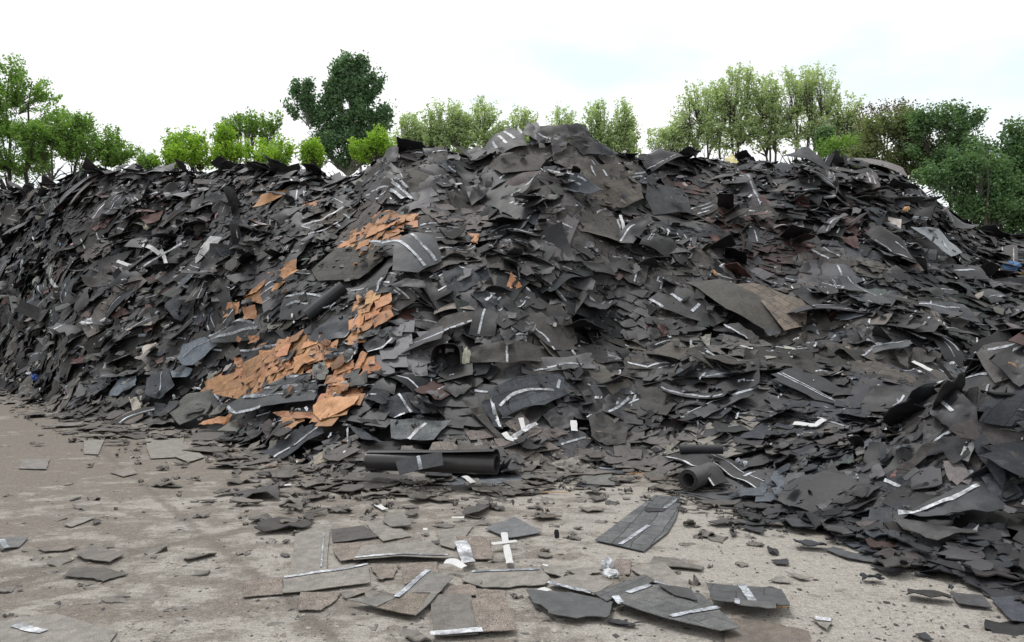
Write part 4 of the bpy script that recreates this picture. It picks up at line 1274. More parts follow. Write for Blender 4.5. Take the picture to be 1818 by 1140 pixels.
# orange-brown tabs filling their patches
ORP = [p for c, p, k in TR if c == 'O' and 'joined' in k.get('l', '')]
def orange_tabs():
    for p in ORP:
        c0 = hit(*p.mean(0)); nn = grad(H0, c0[:1], c0[1:2], .4)[0]
        h = np.cross([0, 0, 1.], nn); h /= np.linalg.norm(h); d = np.cross(nn, h)
        ya = rng.uniform(.15, .6); e1 = h * math.cos(ya) + d * math.sin(ya); e2 = -h * math.sin(ya) + d * math.cos(ya)
        P, A_ = [], []
        for i in range(-14, 15):
            for j in range(-16, 17):
                q = c0 + e1 * (i * .27 + (j % 2) * .13 + rng.normal(0, .015)) + e2 * (j * .185 + rng.normal(0, .01))
                z = float(H0(q[:1], q[1:2])[0]); q = np.array([q[0], q[1], z]) + nn * (.105 + .04 * vnoise(q[0] * 1.5, q[1] * 1.5, 4) + .01 * rng.random())
                pr_ = project(q)
                if in_poly(pr_[:1], pr_[1:2], p)[0] and rng.random() < .86: P.append(q)
        P = np.array(P); n = len(P)
        n0 = grad(H0, P[:, 0], P[:, 1], .3)
        L = rng.uniform(.25, .31, n); T = np.ones((n, 4)) * .4
        T[:, :3] = np.array(PAL['O'][0]) * rng.uniform(.62, 1.22, (n, 1)) * rng.uniform(.93, 1.07, (n, 3))
        dk = rng.random(n) < .10; T[dk, :3] = .045
        B = make_batch(P, n0, L, rng.uniform(.21, .26, n), ya + rng.normal(0, .08, n), rng.normal(.06, .04, n), rng.normal(0, .05, n), rng.normal(.0, .02, n), rng.normal(0, .04, n), (rng.random(n) < .12) * .25, (rng.random(n) < .3) * .012, 5, 4, .12)
        TB = T.copy(); TB[:, :3] = .03
        V, TT, U = batch_arrays(B, np.full(n, .007), T, np.zeros(n), TB); Fc, n1 = grid_faces(5, 4); add_arrays(V, Fc, TT, U)
orange_tabs()
me = build_mesh("shingle_rubble", np.concatenate(ALLV), np.concatenate(ALLF), [M_SH, M_TAPE, M_TAPEW], np.concatenate(ALLM),
                np.concatenate(ALLT), np.concatenate(ALLU), smooth_angle=32)
tag(link("shingle_rubble", me), "mass of torn dark asphalt roofing pieces piled into one long heap", "rubble", kind='stuff')

# ------------------------------------------------------------------ landmark shingles
ITEMS = []
for c, poly, kw in TR:
    r = traced(c, poly, kw)
    if r:
        ITEMS.append((r[0], r[1], r[2], r[3], r[4], kw.get('l'), c, bool(kw.get('s')), abs(kw.get('b', 0))))

# further whole shingles on the upper layer, each its own object
def top_pieces(n):
    done = 0
    XY = sample_heap(n * 8, 20, 1800, -1.6)
    p_all = []
    for (x, y) in XY:
        if done >= n: break
        L = float(rng.uniform(.45, 1.0)) * (.75 if y < 9 else 1); W = float(min(L * .8, rng.uniform(.2, .38)))
        z = float(HN(np.array([x]), np.array([y]))[0])
        n0 = grad(H0, np.array([x]), np.array([y]), .25)
        C = np.array([[x, y, z]]) + n0 * rng.uniform(.05, .11)
        p = project(C)[0]
        if not (10 < p[0] < 1808): continue
        if covered(np.array([p[0]]), np.array([p[1]]))[0]: continue
        if y > 13.5 and rng.random() < .6: continue
        if any((p[0] - q[0]) ** 2 + ((p[1] - q[1]) * 1.3) ** 2 < 42 ** 2 for q in p_all): continue
        a1 = lambda v: np.array([v], float)
        B = make_batch(C, n0, a1(L), a1(W), a1(rng.normal(0, .7)), a1(abs(rng.normal(.08, .2))), a1(rng.normal(0, .2)), a1(rng.normal(.03, .10)), a1(rng.normal(0, .1)),
                       a1((rng.random() < .3) * rng.normal(.1, .3)), a1(abs(rng.normal(.006, .012))), 14, 8)
        T, ids = zone_colours(a1(p[0]), a1(p[1]), 1)
        key = 'KBWDGSTLORVN'[ids[0]]
        if key in 'GSTLOVN':
            key = 'KDWB'[rng.integers(4)]; T[0, :3] = np.array(PAL[key][0]) * rng.uniform(.6, 1.1); T[0, 3] = PAL[key][1]
        if p[0] > 1500 and p[1] > 640: continue
        V, TT, U = batch_arrays(B, a1(.009), T, a1(rng.choice([0, .6, 1])))
        Fc, n1 = grid_faces(14, 8)
        loc = C[0]
        me = build_mesh('shingle', V[0] - loc, Fc, [M_SH], tint=TT[0], uvm=U[0], smooth_angle=35)
        ob = link('shingle', me, loc=loc)
        strip = rng.random() < .5
        if strip:
            v0 = float(rng.uniform(-.4, .4))
            RV, RF = ribbon_arrays(B, np.array([0]), a1(v0), a1(.015), a1(-.45), a1(rng.uniform(.1, .45)), 14)
            R = RV[0] - loc
            me2 = build_mesh('tape_strip', np.concatenate([R, R - B.e3[0] * .002]), np.concatenate([RF, RF[:, ::-1] + len(R)]), [M_TAPE], smooth_angle=40)
            link('tape_strip', me2, parent=ob)
        ITEMS.append((ob, PAL[key][2], L, False, p, None, key, strip, float(abs(B.bend[0]))))
        p_all.append(p); done += 1
top_pieces(max(0, 296 - len(ITEMS)))
# ------------------------------------------------------------------ rolls
M_FELT = plain_material("roofing_felt", (0.026, 0.024, 0.025), .42, .25, 9)
M_FELTG = plain_material("grey_felt", (0.07, 0.067, 0.066), .5, .2, 9)
def plain_mesh(name, V, Fc, mat, ang=35):
    return build_mesh(name, V, Fc, [mat], smooth_angle=ang)

def spiral_roll(name, A, Bp, r, turns, mat, flap=0.0, gap=.012, squash=1.0, up0=0.0, sgn=1):
    """sheet rolled up round the axis A-B; flap lets the outer end stand off"""
    A, Bp = np.array(A, float), np.array(Bp, float)
    ax = Bp - A; Lx = np.linalg.norm(ax); ax /= Lx
    e = np.cross(ax, [0, 0, 1.]); e /= np.linalg.norm(e); up = np.cross(e, ax)
    m = int(turns * 30)
    th = np.linspace(0, turns * 2 * math.pi, m + 1)
    rad = r - gap * (turns - th / (2 * math.pi))
    nl = 12
    P = np.zeros((nl + 1, m + 1, 3)); N = np.zeros_like(P)
    for i in range(nl + 1):
        s = i / nl
        wob = 1 + .02 * math.sin(s * 7)
        f = flap * (s ** 1.3)
        rr = rad * wob + f * np.clip((th / (2 * math.pi) - (turns - .45)) / .45, 0, 1) ** 1.6
        a = sgn * (th - turns * 2 * math.pi) + up0
        d = np.cos(a)[:, None] * e * 1.0 + np.sin(a)[:, None] * up * squash
        P[i] = A + ax * Lx * s + d * rr[:, None]
        N[i] = d
    t = .005
    V = np.concatenate([P.reshape(-1, 3), (P - N * t).reshape(-1, 3)])
    Fq, n1 = grid_faces(nl, m)
    loc = (A + Bp) / 2; loc[2] -= r
    ob = link(name, plain_mesh(name, V - loc, Fq, mat), loc=loc)
    return ob

def at(px, py, Y):
    return np.array([(px - CX) / F * Y, Y, CAM_H + (CY - py) / F * Y])

GR = "rolled roofing sheets"
Yr_ = 7.95
rl = spiral_roll("felt_roll", at(655, 817, 8.3), at(882, 824, 7.95), .125, 2.4, M_FELT, flap=.075, up0=1.0, sgn=-1, squash=.86)
tag(rl, "long black roll of roofing felt lying at the foot of the heap", "roll", GR)
sr = spiral_roll("felt_roll", at(1222, 852, 7.8), at(1262, 838, 8.2), .112, 3.2, M_FELTG, flap=.02, up0=.3, gap=.014)
tag(sr, "small grey roll with its dark hollow end facing the camera, under a curved black sheet", "roll", GR)
dr = spiral_roll("felt_roll", at(1207, 797, 8.6), at(1283, 797, 8.55), .055, 2.1, plain_material("black_felt", (.018, .018, .02), .6, .2), flap=.01)
tag(dr, "thin black rolled sheet lying just above the small grey roll", "roll", GR)
h1, h2 = hit(548, 572), hit(614, 523)
pr = spiral_roll("felt_roll", h1 + np.array([0, -.12, .1]), h2 + np.array([0, -.2, .12]), .10, 1.8, plain_material("black_felt_b", (.024, .025, .028), .5, .2), flap=.05)
tag(pr, "black rolled sheet slanting between the middle orange-brown shingles", "roll", GR)
TR2 = ('K', np.array([702,819,784,802,787,826,709,843], float).reshape(-1, 2), dict(k=.3, s=[([740,811,747,834], 't', .035)]))
def lean(c, poly, kw, Y):
    '''shingle leaning upright against something at depth Y'''
    P = np.array([at(q[0], q[1], Y - .10 * i_) for q, i_ in zip(poly, (0, 0, 1, 1))])
    nu, nv = 8, 4
    u = np.linspace(0, 1, nu + 1)[:, None, None]; v = np.linspace(0, 1, nv + 1)[None, :, None]
    G = (P[0] * (1 - u) + P[1] * u) * (1 - v) + (P[3] * (1 - u) + P[2] * u) * v
    n = np.cross(P[3] - P[0], P[1] - P[0]); n /= np.linalg.norm(n)
    G = G + n * (.012 * np.sin(u * 3.1))
    V = np.concatenate([G.reshape(-1, 3), G.reshape(-1, 3) - n * .007])
    Fq, n1 = grid_faces(nu, nv); loc = P.mean(0)
    U = np.zeros((len(V), 3)); T = np.tile([.028, .03, .035, .4], (len(V), 1))
    ob = link('shingle', build_mesh('shingle', V - loc, Fq, [M_SH], tint=T, uvm=U, smooth_angle=35), loc=loc)
    S = [G[4, j] for j in range(nv + 1)]; e = (P[1] - P[0]) / np.linalg.norm(P[1] - P[0])
    SV = np.array([s_ + e * w_ + n * .004 for s_ in S for w_ in (-.018, .018)]) - loc
    a = np.arange(nv) * 2; Fs = np.stack([a, a + 2, a + 3, a + 1], -1)
    link('tape_strip', build_mesh('tape_strip', SV, Fs, [M_TAPE]), parent=ob)
    tag(ob, "small black shingle with one pale strip leaning against the long black roll", "shingle", "shingles on the heap")
lean(*TR2, 7.86)
def free_sheet(le, ri, dep, label, strips, rgb):
    '''limp sheet between two edge lines seen in the photo, each point at its own depth'''
    le, ri, dep = np.array(le, float), np.array(ri, float), np.array(dep, float)
    m, w = 28, 6
    t = np.linspace(0, 1, len(dep)); tt = np.linspace(0, 1, m + 1)
    E = []
    for pts, dy in ((le, -.04), (ri, .10)):
        px_ = np.interp(tt, t, pts[:, 0]); py_ = np.interp(tt, t, pts[:, 1]); D_ = np.interp(tt, t, dep + dy)
        for _ in range(3):
            for a_ in (px_, py_, D_): a_[1:-1] = (a_[:-2] + 2 * a_[1:-1] + a_[2:]) / 4
        E.append(np.stack([(px_ - CX) / F * D_, D_, CAM_H + (CY - py_) / F * D_], -1))
    v = np.linspace(0, 1, w + 1)[None, :, None]
    G = E[0][:, None] * (1 - v) + E[1][:, None] * v
    G[..., 2] += .02 * np.sin(v[..., 0] * 3.1) + .012 * vnoise(tt[:, None] * 6 + 0 * v[..., 0], v[..., 0] * 2 + 0 * tt[:, None], 44)
    n = np.cross(G[m // 2, -1] - G[m // 2, 0], G[-1, 3] - G[0, 3]); n /= np.linalg.norm(n)
    if n[2] < 0: n = -n
    V = np.concatenate([G.reshape(-1, 3), G.reshape(-1, 3) - n * .008]); Fq, n1 = grid_faces(m, w); loc = G.reshape(-1, 3).mean(0)
    ob = link('shingle', build_mesh('shingle', V - loc, Fq, [M_SH], tint=np.tile([*rgb, .3], (len(V), 1)), uvm=np.zeros((len(V), 3)), smooth_angle=50), loc=loc)
    for s0, s1 in strips:
        S = np.stack([E[0] * (1 - s0) + E[1] * s0, E[0] * (1 - s1) + E[1] * s1], 1)
        S[..., 2] += (.02 * math.sin((s0 + s1) * 1.55)) + .012 * vnoise(tt * 6, np.full(m + 1, s0 + s1), 44)[:, None]
        S = S + n * .005; q = np.arange(m) * 2
        link('tape_strip', build_mesh('tape_strip', S.reshape(-1, 3) - loc, np.stack([q, q + 2, q + 3, q + 1], -1), [M_TAPEW], smooth_angle=50), parent=ob)
    tag(ob, label, "shingle", "shingles on the heap")
free_sheet([(1180, 813), (1210, 820), (1243, 832), (1266, 862)], [(1222, 804), (1254, 810), (1280, 832), (1294, 858)], [8.6, 8.3, 8.02, 7.85],
           "curved black sheet with pale edge draped over the small grey roll", [(.0, .10)], (.024, .023, .024))
free_sheet([(1229, 806), (1265, 822), (1298, 846), (1333, 862), (1360, 881)], [(1262, 802), (1300, 818), (1330, 838), (1358, 850), (1398, 868)], [8.7, 8.45, 8.2, 7.95, 7.65],
           "long curved black sheet with pale stripes right of the small grey roll", [(.0, .07), (.55, .60)], (.026, .025, .026))
# square-mouthed hollow: a folded sheet forming a shaft, open toward the front
def open_fold(px0, px1, py0, py1, depth, label):
    h = hit((px0 + px1) / 2, py1)
    Y = h[1] - .25
    a, b_ = at(px0, py1, Y), at(px1, py0, Y)
    w, hh = b_[0] - a[0], b_[2] - a[2]
    prof = []
    for k in range(25):
        t = k / 24
        ang = math.pi * (1 - t)
        prof.append((a[0] + w / 2 + w / 2 * np.sign(math.cos(ang)) * abs(math.cos(ang)) ** .55, a[2] + hh * abs(math.sin(ang)) ** .5))
    V = []
    for j in range(9):
        for (x, z) in prof:
            s = j / 8
            V.append((x + .03 * math.sin(5 * s + z * 4), Y + depth * s, z + .02 * math.sin(3 * s + x * 6) - .05 * s))
    V = np.array(V); m = len(prof) - 1
    cen = np.array([a[0] + w / 2, Y, a[2] + hh / 2])
    d = V - cen; d[:, 1] = 0; d /= np.linalg.norm(d, axis=1, keepdims=True) + 1e-6
    Vi = V - d * .008
    Fq, n1 = grid_faces(8, m)
    loc = np.array([a[0] + w / 2, Y, a[2]])
    ob = link("felt_sheet", plain_mesh("felt_sheet", np.concatenate([V, Vi]) - loc, Fq, M_FELT), loc=loc)
    tag(ob, label, "sheet")
open_fold(768, 822, 612, 650, .6, "black sheet arched over the square dark hollow in the heap's front")

# ------------------------------------------------------------------ loose tape, cloth, sticks and other litter
def ribbon_obj(name, pts, wid, mat, label, cat, group=None, z=None, curl=.02):
    """flat strip lying on what is under it"""
    pts = np.array(pts, float).reshape(-1, 2)
    P = []
    for q in pts:
        h = hit(*q)
        if z is not None: g = gp(*q); h = np.array([g[0], g[1], z])
        P.append(h)
    P = np.array(P)
    n = np.array([0, 0, 1.]) if z is not None else grad(H0, P[:1, 0], P[:1, 1], .2)[0]
    if z is None: P = P + n * .11 + np.array([0, -.03, 0])
    cum = np.concatenate([[0], np.cumsum(np.linalg.norm(np.diff(P, axis=0), axis=1))])
    m = max(6, int(cum[-1] / .03))
    tt = np.linspace(0, cum[-1], m + 1)
    C = np.stack([np.interp(tt, cum, P[:, k]) for k in range(3)], -1)
    tg = np.gradient(C, axis=0); tg /= np.linalg.norm(tg, axis=1, keepdims=True)
    sd_ = np.cross(n, tg); sd_ /= np.linalg.norm(sd_, axis=1, keepdims=True)
    w = wid * .5 * (1 + .10 * vnoise(tt * 14 + wid * 99, tt * 0, 2))[:, None]
    up = n * (curl * (.5 + .5 * vnoise(tt * 7 + cum[-1] * 9, tt * 0, 4)))[:, None]
    L_, R_ = C + sd_ * w + up, C - sd_ * w + up * .4
    M_ = (L_ + R_) / 2 + n * .003
    V = np.stack([R_, M_, L_], 1).reshape(-1, 3)
    Fq, n1 = grid_faces(m, 2)
    loc = C[m // 2].copy(); 
    ob = link(name, plain_mesh(name, np.concatenate([V, V - n * .003]) - loc, Fq, mat, 50), loc=loc)
    return tag(ob, label, cat, group)

GT = "loose strips of tape"
M_WT = plain_material("white_tape", (0.50, 0.50, 0.49), .6, .12, 25)
ribbon_obj("tape_strip_loose", [895, 956, 898, 975, 905, 1012], .05, M_WT, "upright bar of the white tape cross lying on the concrete", "tape", "bars of the white tape cross", z=.045, curl=.006)
ribbon_obj("tape_strip_loose", [873, 980, 895, 977, 917, 974], .05, M_WT, "level bar of the white tape cross lying on the concrete", "tape", "bars of the white tape cross", z=.058, curl=.006)
ribbon_obj("tape_strip_loose", [817, 974, 824, 990, 832, 1014], .09, M_TAPEW, "wide crumpled pale tape on the concrete left of the white tape cross", "tape", GT, z=.05, curl=.03)
ribbon_obj("tape_strip_loose", [790, 1017, 806, 1019, 824, 1026], .05, M_WT, "twisted white tape scrap below the wide crumpled pale tape", "tape", GT, z=.06, curl=.05)
ribbon_obj("tape_strip_loose", [669, 900, 684, 909], .055, M_WT, "short white tape on the concrete in front of the long black roll's left half", "tape", GT, z=.02, curl=.01)
ribbon_obj("tape_strip_loose", [751, 948, 759, 948], .055, M_WT, "tiny square white tape bit above the scattered group's middle", "tape", GT, z=.04, curl=.005)
ribbon_obj("tape_strip_loose", [802, 927, 824, 927], .045, M_WT, "short level white tape bit behind the scattered group", "tape", GT, z=.04, curl=.005)
ribbon_obj("tape_strip_loose", [824, 853, 832, 858, 840, 866], .06, M_WT, "white tape bit lying on the shingle under the long black roll", "tape", GT, z=.04, curl=.02)
ribbon_obj("tape_strip_loose", [858, 866, 890, 863, 926, 861], .04, M_WT, "long thin white tape along the edge of the shingle under the roll", "tape", GT, z=.015, curl=.005)
ribbon_obj("tape_strip_loose", [499, 865, 517, 864], .06, M_WT, "white tape bit alone on the concrete left of the long black roll", "tape", GT, z=.02, curl=.01)
ribbon_obj("tape_strip_loose", [960, 1053, 974, 1058], .06, M_WT, "small white tape on the concrete just above the jagged dark shingle", "tape", GT, z=.03, curl=.008)
ribbon_obj("tape_strip_loose", [764, 1138, 810, 1135, 856, 1131], .05, M_TAPEW, "pale tape at the bottom edge across the dark grey square shingle", "tape", GT, z=.04, curl=.01)
ribbon_obj("tape_strip_loose", [964, 1010, 974, 1012], .03, M_WT, "tiny white tape crumb right of the white cross's foot", "tape", GT, z=.03, curl=.004)
k_ = 0
for pts, w, wh, desc in (
        ([257, 441, 275, 446, 291, 458], .09, 1, "bent white tape high on the left of the heap, upper arm of the white cluster"),
        ([215, 470, 236, 478, 259, 483], .07, 1, "white tape below the bent one on the heap's left"),
        ([262, 480, 290, 462, 330, 440], .05, 0, "long grey tape rising right out of the white cluster at left"),
        ([293, 450, 300, 465, 305, 482], .08, 1, "upright white tape in the white cluster on the heap's left"),
        ([100, 500, 112, 515, 128, 527], .10, 0, "shiny grey folded strip near the left felt"),
        ([1096, 392, 1100, 405, 1103, 424], .05, 1, "white upright tape stripe lying on the dusty grey sheet upper middle"),
        ([921, 755, 926, 775, 932, 778], .06, 1, "white tape bit at the heap's foot right of the arched shingle"),
        ([908, 790, 930, 775, 950, 765], .05, 0, "grey tape slanting at the heap's foot below the arched shingle"),
        ([893, 782, 900, 790, 917, 795], .07, 1, "white tape bit at the heap's foot, above the roll's right end"),
        ([1014, 760, 1016, 778], .08, 1, "short upright white tape near the heap's foot right of centre"),
        ([1712, 835, 1718, 820, 1724, 803], .07, 1, "upright white tape on the near mound at right"),
        ([1411, 768, 1450, 772, 1465, 762], .06, 1, "white tape low on the heap's right side above the round brown brush"),
        ([540, 410, 575, 400, 615, 378], .03, 0, "long grey tape high left of the topmost orange patch"),
        ([552, 426, 580, 418, 605, 405], .03, 0, "second long grey tape, just below the first, left of the topmost orange patch"),
        ([600, 700, 602, 712], .06, 1, "short white tape among the lower orange-brown shingles"),
        ([1555, 700, 1580, 712, 1600, 716], .05, 1, "white tape low on the right side, left of the near mound's top"),
        ([1617, 655, 1640, 668, 1650, 672], .05, 1, "white slanting tape on the heap right of the tan dusty sheet"),
        ([1675, 700, 1682, 690], .06, 1, "short white tape just above the near mound's ridge"),
        ([820, 860, 836, 868], .0, 1, "")):
    if w: ribbon_obj("tape_strip_loose", pts, w, M_WT if wh else M_TAPEW, desc, "tape", GT, curl=.03)

def crumple(name, px, py, rx, rz, ry, mat, label, cat, seed, lift=.05, ground=False, sharp=25):
    """crumpled thin thing: a sheet pinched into folds"""
    h = hit(px, py)
    if ground: g = gp(px, py); h = np.array([g[0], g[1], 0.0])
    nu, nv = 22, 14
    u = np.linspace(0, 2 * math.pi, nu + 1)[:, None]; v = np.linspace(.02, math.pi - .02, nv + 1)[None, :]
    r = 1 + .45 * vnoise(np.cos(u) * 2.1 + seed + 0 * v, np.sin(u) * 2.1 + v * 1.6, seed) + .22 * vnoise(np.cos(u) * 5 + 0 * v, np.sin(u) * 5 + v * 4, seed + 1)
    r[-1] = r[0]
    X = np.stack([rx * r * np.cos(u) * np.sin(v), ry * r * np.sin(u) * np.sin(v), rz * r * np.cos(v)], -1)
    V = X.reshape(-1, 3); V[:, 2] += rz * .8
    i, j = np.meshgrid(np.arange(nu), np.arange(nv), indexing='ij'); a = (i * (nv + 1) + j).ravel()
    Fc = np.stack([a, a + 1, a + nv + 2, a + nv + 1], -1)
    n0 = grad(H0, h[:1], h[1:2], .2)[0]
    loc = h + (np.zeros(3) if ground else n0 * lift)
    return tag(link(name, plain_mesh(name, V, Fc, mat, sharp), loc=loc), label, cat)

M_WHITE = plain_material("white_plastic", (0.46, 0.465, 0.48), .5, .12, 14)
crumple("plastic_bag", 166, 580, .20, .07, .12, M_WHITE, "crumpled white plastic bag on the lower left of the heap", "bag", 3)
crumple("plastic_bag", 195, 574, .13, .04, .08, M_WHITE, "smaller white plastic scrap joined to the bag's right side at lower left", "bag", 13)
crumple("plastic_bag", 67, 676, .07, .10, .07, plain_material("blue_plastic", (0.03, 0.10, 0.45), .35, .2), "small bright blue plastic bag at the heap's left foot", "bag", 5)
crumple("plastic_cup", 62, 668, .05, .03, .05, M_WHITE, "white scrap right above the small bright blue bag", "scrap", 8, lift=.12)
crumple("cloth_rag", 830, 668, .07, .17, .06, plain_material("cream_cloth", (0.50, 0.50, 0.40), .9, .25), "cream rag hanging beside the square dark hollow in the middle", "rag", 9)
crumple("crumpled_paper", 1078, 1012, .035, .04, .04, M_WHITE, "crumpled white paper on the concrete among the scattered shingles", "paper", 6, ground=True)
crumple("crumpled_paper", 1086, 1024, .045, .025, .05, M_WHITE, "lower half of the crumpled white paper on the concrete", "paper", 16, ground=True)
crumple("blue_cloth", 1795, 484, .16, .09, .08, plain_material("blue_fabric", (0.10, 0.20, 0.38), .8, .2), "blue cloth scrap near the right edge of the heap", "cloth", 11)
crumple("blue_cloth", 116, 438, .10, .05, .06, plain_material("light_blue_fabric", (0.25, 0.36, 0.55), .8, .2), "small light blue scrap high on the heap's left side", "cloth", 12)
crumple("pink_cloth", 138, 440, .09, .05, .06, plain_material("pink_fabric", (0.6, 0.35, 0.42), .8, .2), "small pink scrap beside the light blue one on the heap's left", "cloth", 14)
crumple("pink_cloth", 388, 396, .05, .09, .04, bpy.data.materials["pink_fabric"], "tiny pink scrap right of the red shingle on the heap's upper left", "cloth", 15)
crumple("foam_piece", 263, 409, .09, .05, .05, plain_material("cream_foam", (0.62, 0.58, 0.48), .8, .1), "cream foam lump below the red shingle on the heap's upper left", "foam", 17, sharp=50)
crumple("white_scrap", 43, 478, .04, .12, .03, M_WHITE, "upright white scrap near the left edge of the heap", "scrap", 18)
crumple("white_scrap", 213, 499, .07, .05, .02, M_WHITE, "small square white scrap right of the sagging black felt", "scrap", 19)
crumple("white_scrap", 1708, 575, .07, .06, .03, M_WHITE, "white scrap high on the heap's right side above the near mound", "scrap", 20)

# round brush: drum body with a ring of bristles
def brush():
    h = hit(1446, 791); n0 = grad(H0, h[:1], h[1:2], .2)[0]
    root = link("round_brush", None, loc=h + n0 * .07)
    tag(root, "small round straw-brown brush lying low on the heap's right side", "brush")
    m = 20
    V, Fc = [], []
    prof = [(0, -.030), (.036, -.030), (.044, -.02), (.046, 0.0), (.044, .02), (.036, .028), (0, .028)]
    for (r, y) in prof:
        for k in range(m):
            a = 2 * math.pi * k / m; V.append((r * math.cos(a), y, r * math.sin(a)))
    for j in range(len(prof) - 1):
        for k in range(m): Fc.append([j * m + k, j * m + (k + 1) % m, (j + 1) * m + (k + 1) % m, (j + 1) * m + k])
    link("body", plain_mesh("body", np.array(V), Fc, plain_material("brush_wood", (.22, .12, .05), .7, .3)), parent=root)
    V, Fc = [], []
    for k in range(260):
        a = rng.uniform(0, 6.28); y = rng.uniform(-.024, .024); d = np.array([math.cos(a), rng.normal(0, .2) - .2, math.sin(a)])
        p = np.array([.044 * math.cos(a), y, .044 * math.sin(a)]); q = p + d * .02
        s = np.array([-math.sin(a), 0, math.cos(a)]) * .0022
        b = len(V); V += [p - s, p + s, q + s * .6, q - s * .6]; Fc.append([b, b + 1, b + 2, b + 3])
    link("bristles", plain_mesh("bristles", np.array(V), Fc, plain_material("bristle_straw", (.42, .30, .13), .8, .3)), parent=root)
brush()

# wooden sticks and splinters
M_WOOD = plain_material("raw_wood", (0.42, 0.25, 0.12), .8, .3, 20)
def stick(a, b, w, label, z=None):
    if z is not None:
        g0, g1 = gp(*a), gp(*b); A = np.array([*g0, z]); Bq = np.array([*g1, z + .01])
    else:
        A, Bq = hit(*a), hit(*b)
        n0 = grad(H0, A[:1], A[1:2], .2)[0]; A = A + n0 * .13; Bq = Bq + n0 * .13
    ax = Bq - A; L = np.linalg.norm(ax); ax /= L
    e = np.cross(ax, [0, 0, 1.]); e /= np.linalg.norm(e); up = np.cross(e, ax)
    V = []
    for i in range(7):
        s = i / 6; ww = w * (.55 if i in (0, 6) else 1) * (1 + .15 * math.sin(i * 2.1))
        c = A + ax * L * s + up * .01 * math.sin(s * 3)
        for (p, q) in ((-1, -.6), (1, -.7), (.9, .7), (-.7, .6)): V.append(c + e * p * ww * .5 + up * q * ww * .5)
    Fc = []
    for i in range(6):
        for k in range(4): Fc.append([i * 4 + k, i * 4 + (k + 1) % 4, i * 4 + 4 + (k + 1) % 4, i * 4 + 4 + k])
    Fc += [[3, 2, 1, 0], [24, 25, 26, 27]]
    loc = (A + Bq) / 2
    tag(link("wood_stick", plain_mesh("wood_stick", np.array(V) - loc, Fc, M_WOOD), loc=loc), label, "stick", "splinters of raw wood")
stick((952, 877), (1015, 880), .012, "thin wooden stick lying on the concrete right of the long black roll", .012)
stick((1111, 846), (1146, 849), .015, "short wooden stick on the concrete left of the small grey roll", .03)
stick((1380, 1093), (1397, 1096), .02, "wood splinter at the right end of the scattered shingles", .05)
stick((783, 564), (795, 558), .03, "pale wood splinter on the heap above the sheet with pale lower edge")
stick((1545, 955), (1562, 962), .02, "orange wood splinter at the right foot of the heap", .07)
stick((1790, 494), (1818, 499), .06, "pale board end at the right edge beside the blue cloth")
stick((1262, 492), (1270, 502), .05, "pale wood splinter above the large bulging speckled sheet")
stick((1797, 663), (1812, 672), .02, "wood splinter near the right edge above the near mound")
stick((1598, 385), (1606, 378), .10, "pale tan wood chip high on the heap's right side")
crumple("black_feather", 988, 956, .018, .035, .012, plain_material("soot_black", (.012, .012, .013), .8, .2), "tiny black curled chip standing on the concrete right of the white tape cross", "chip", 31, ground=True)

# ------------------------------------------------------------------ trees beyond the heap
def leaf_material(name, c0, c1, trans=.35):
    m, nt, b = new_mat(name)
    at_ = nd(nt, "ShaderNodeAttribute", attribute_name='shade')
    col = mixc(nt, at_.outputs['Fac'], c0, c1)
    nt.links.new(col, b.inputs['Base Color'])
    b.inputs['Roughness'].default_value = .6
    b.inputs['Specular IOR Level'].default_value = .3
    tr_ = nt.nodes.new("ShaderNodeBsdfTranslucent")
    nt.links.new(mixc(nt, 1.0, col, (1.25, 1.35, .75), 'MULTIPLY'), tr_.inputs[0])
    mx = nt.nodes.new("ShaderNodeMixShader"); mx.inputs[0].default_value = trans
    nt.links.new(b.outputs[0], mx.inputs[1]); nt.links.new(tr_.outputs[0], mx.inputs[2])
    nt.links.new(mx.outputs[0], nt.nodes['Material Output'].inputs[0])
    return m
M_BARK = plain_material("bark", (0.075, 0.065, 0.055), .95, .35, 6)
M_BARKP = plain_material("pale_bark", (0.22, 0.21, 0.18), .9, .3, 5)
LEAF = {
    'locust': leaf_material("locust_leaf", (.11, .21, .045), (.27, .42, .11), .45),
    'bright': leaf_material("bright_leaf", (.17, .30, .03), (.38, .55, .09), .5),
    'pale': leaf_material("hazed_pale_leaf", (.30, .38, .20), (.52, .60, .38), .5),  # pale green leaves, with distant haze put into the colour
    'poplar': leaf_material("poplar_leaf", (.075, .15, .075), (.19, .30, .16), .35),
    'deep': leaf_material("deep_leaf", (.065, .135, .055), (.18, .29, .13), .35),
    'olive': leaf_material("olive_leaf", (.10, .135, .055), (.25, .29, .13), .35),
    'brown': leaf_material("brown_leaf", (.08, .065, .03), (.17, .15, .07), .25),
}

def tubes(paths):
    """paths: list of (points, r0, r1); returns V, F"""
    V, Fc = [], []
    for pts, r0, r1 in paths:
        pts = np.array(pts); m = len(pts)
        k = 6 if r0 > .05 else 4
        b = len(V)
        for i in range(m):
            t = pts[min(i + 1, m - 1)] - pts[max(i - 1, 0)]; t /= np.linalg.norm(t) + 1e-9
            e = np.cross(t, [.3, .9, .1]); e /= np.linalg.norm(e); f = np.cross(t, e)
            r = r0 + (r1 - r0) * i / (m - 1)
            for q in range(k):
                a = 2 * math.pi * q / k
                V.append(pts[i] + (e * math.cos(a) + f * math.sin(a)) * r)
        for i in range(m - 1):
            for q in range(k):
                Fc.append([b + i * k + q, b + i * k + (q + 1) % k, b + (i + 1) * k + (q + 1) % k, b + (i + 1) * k + q])
    return np.array(V), Fc

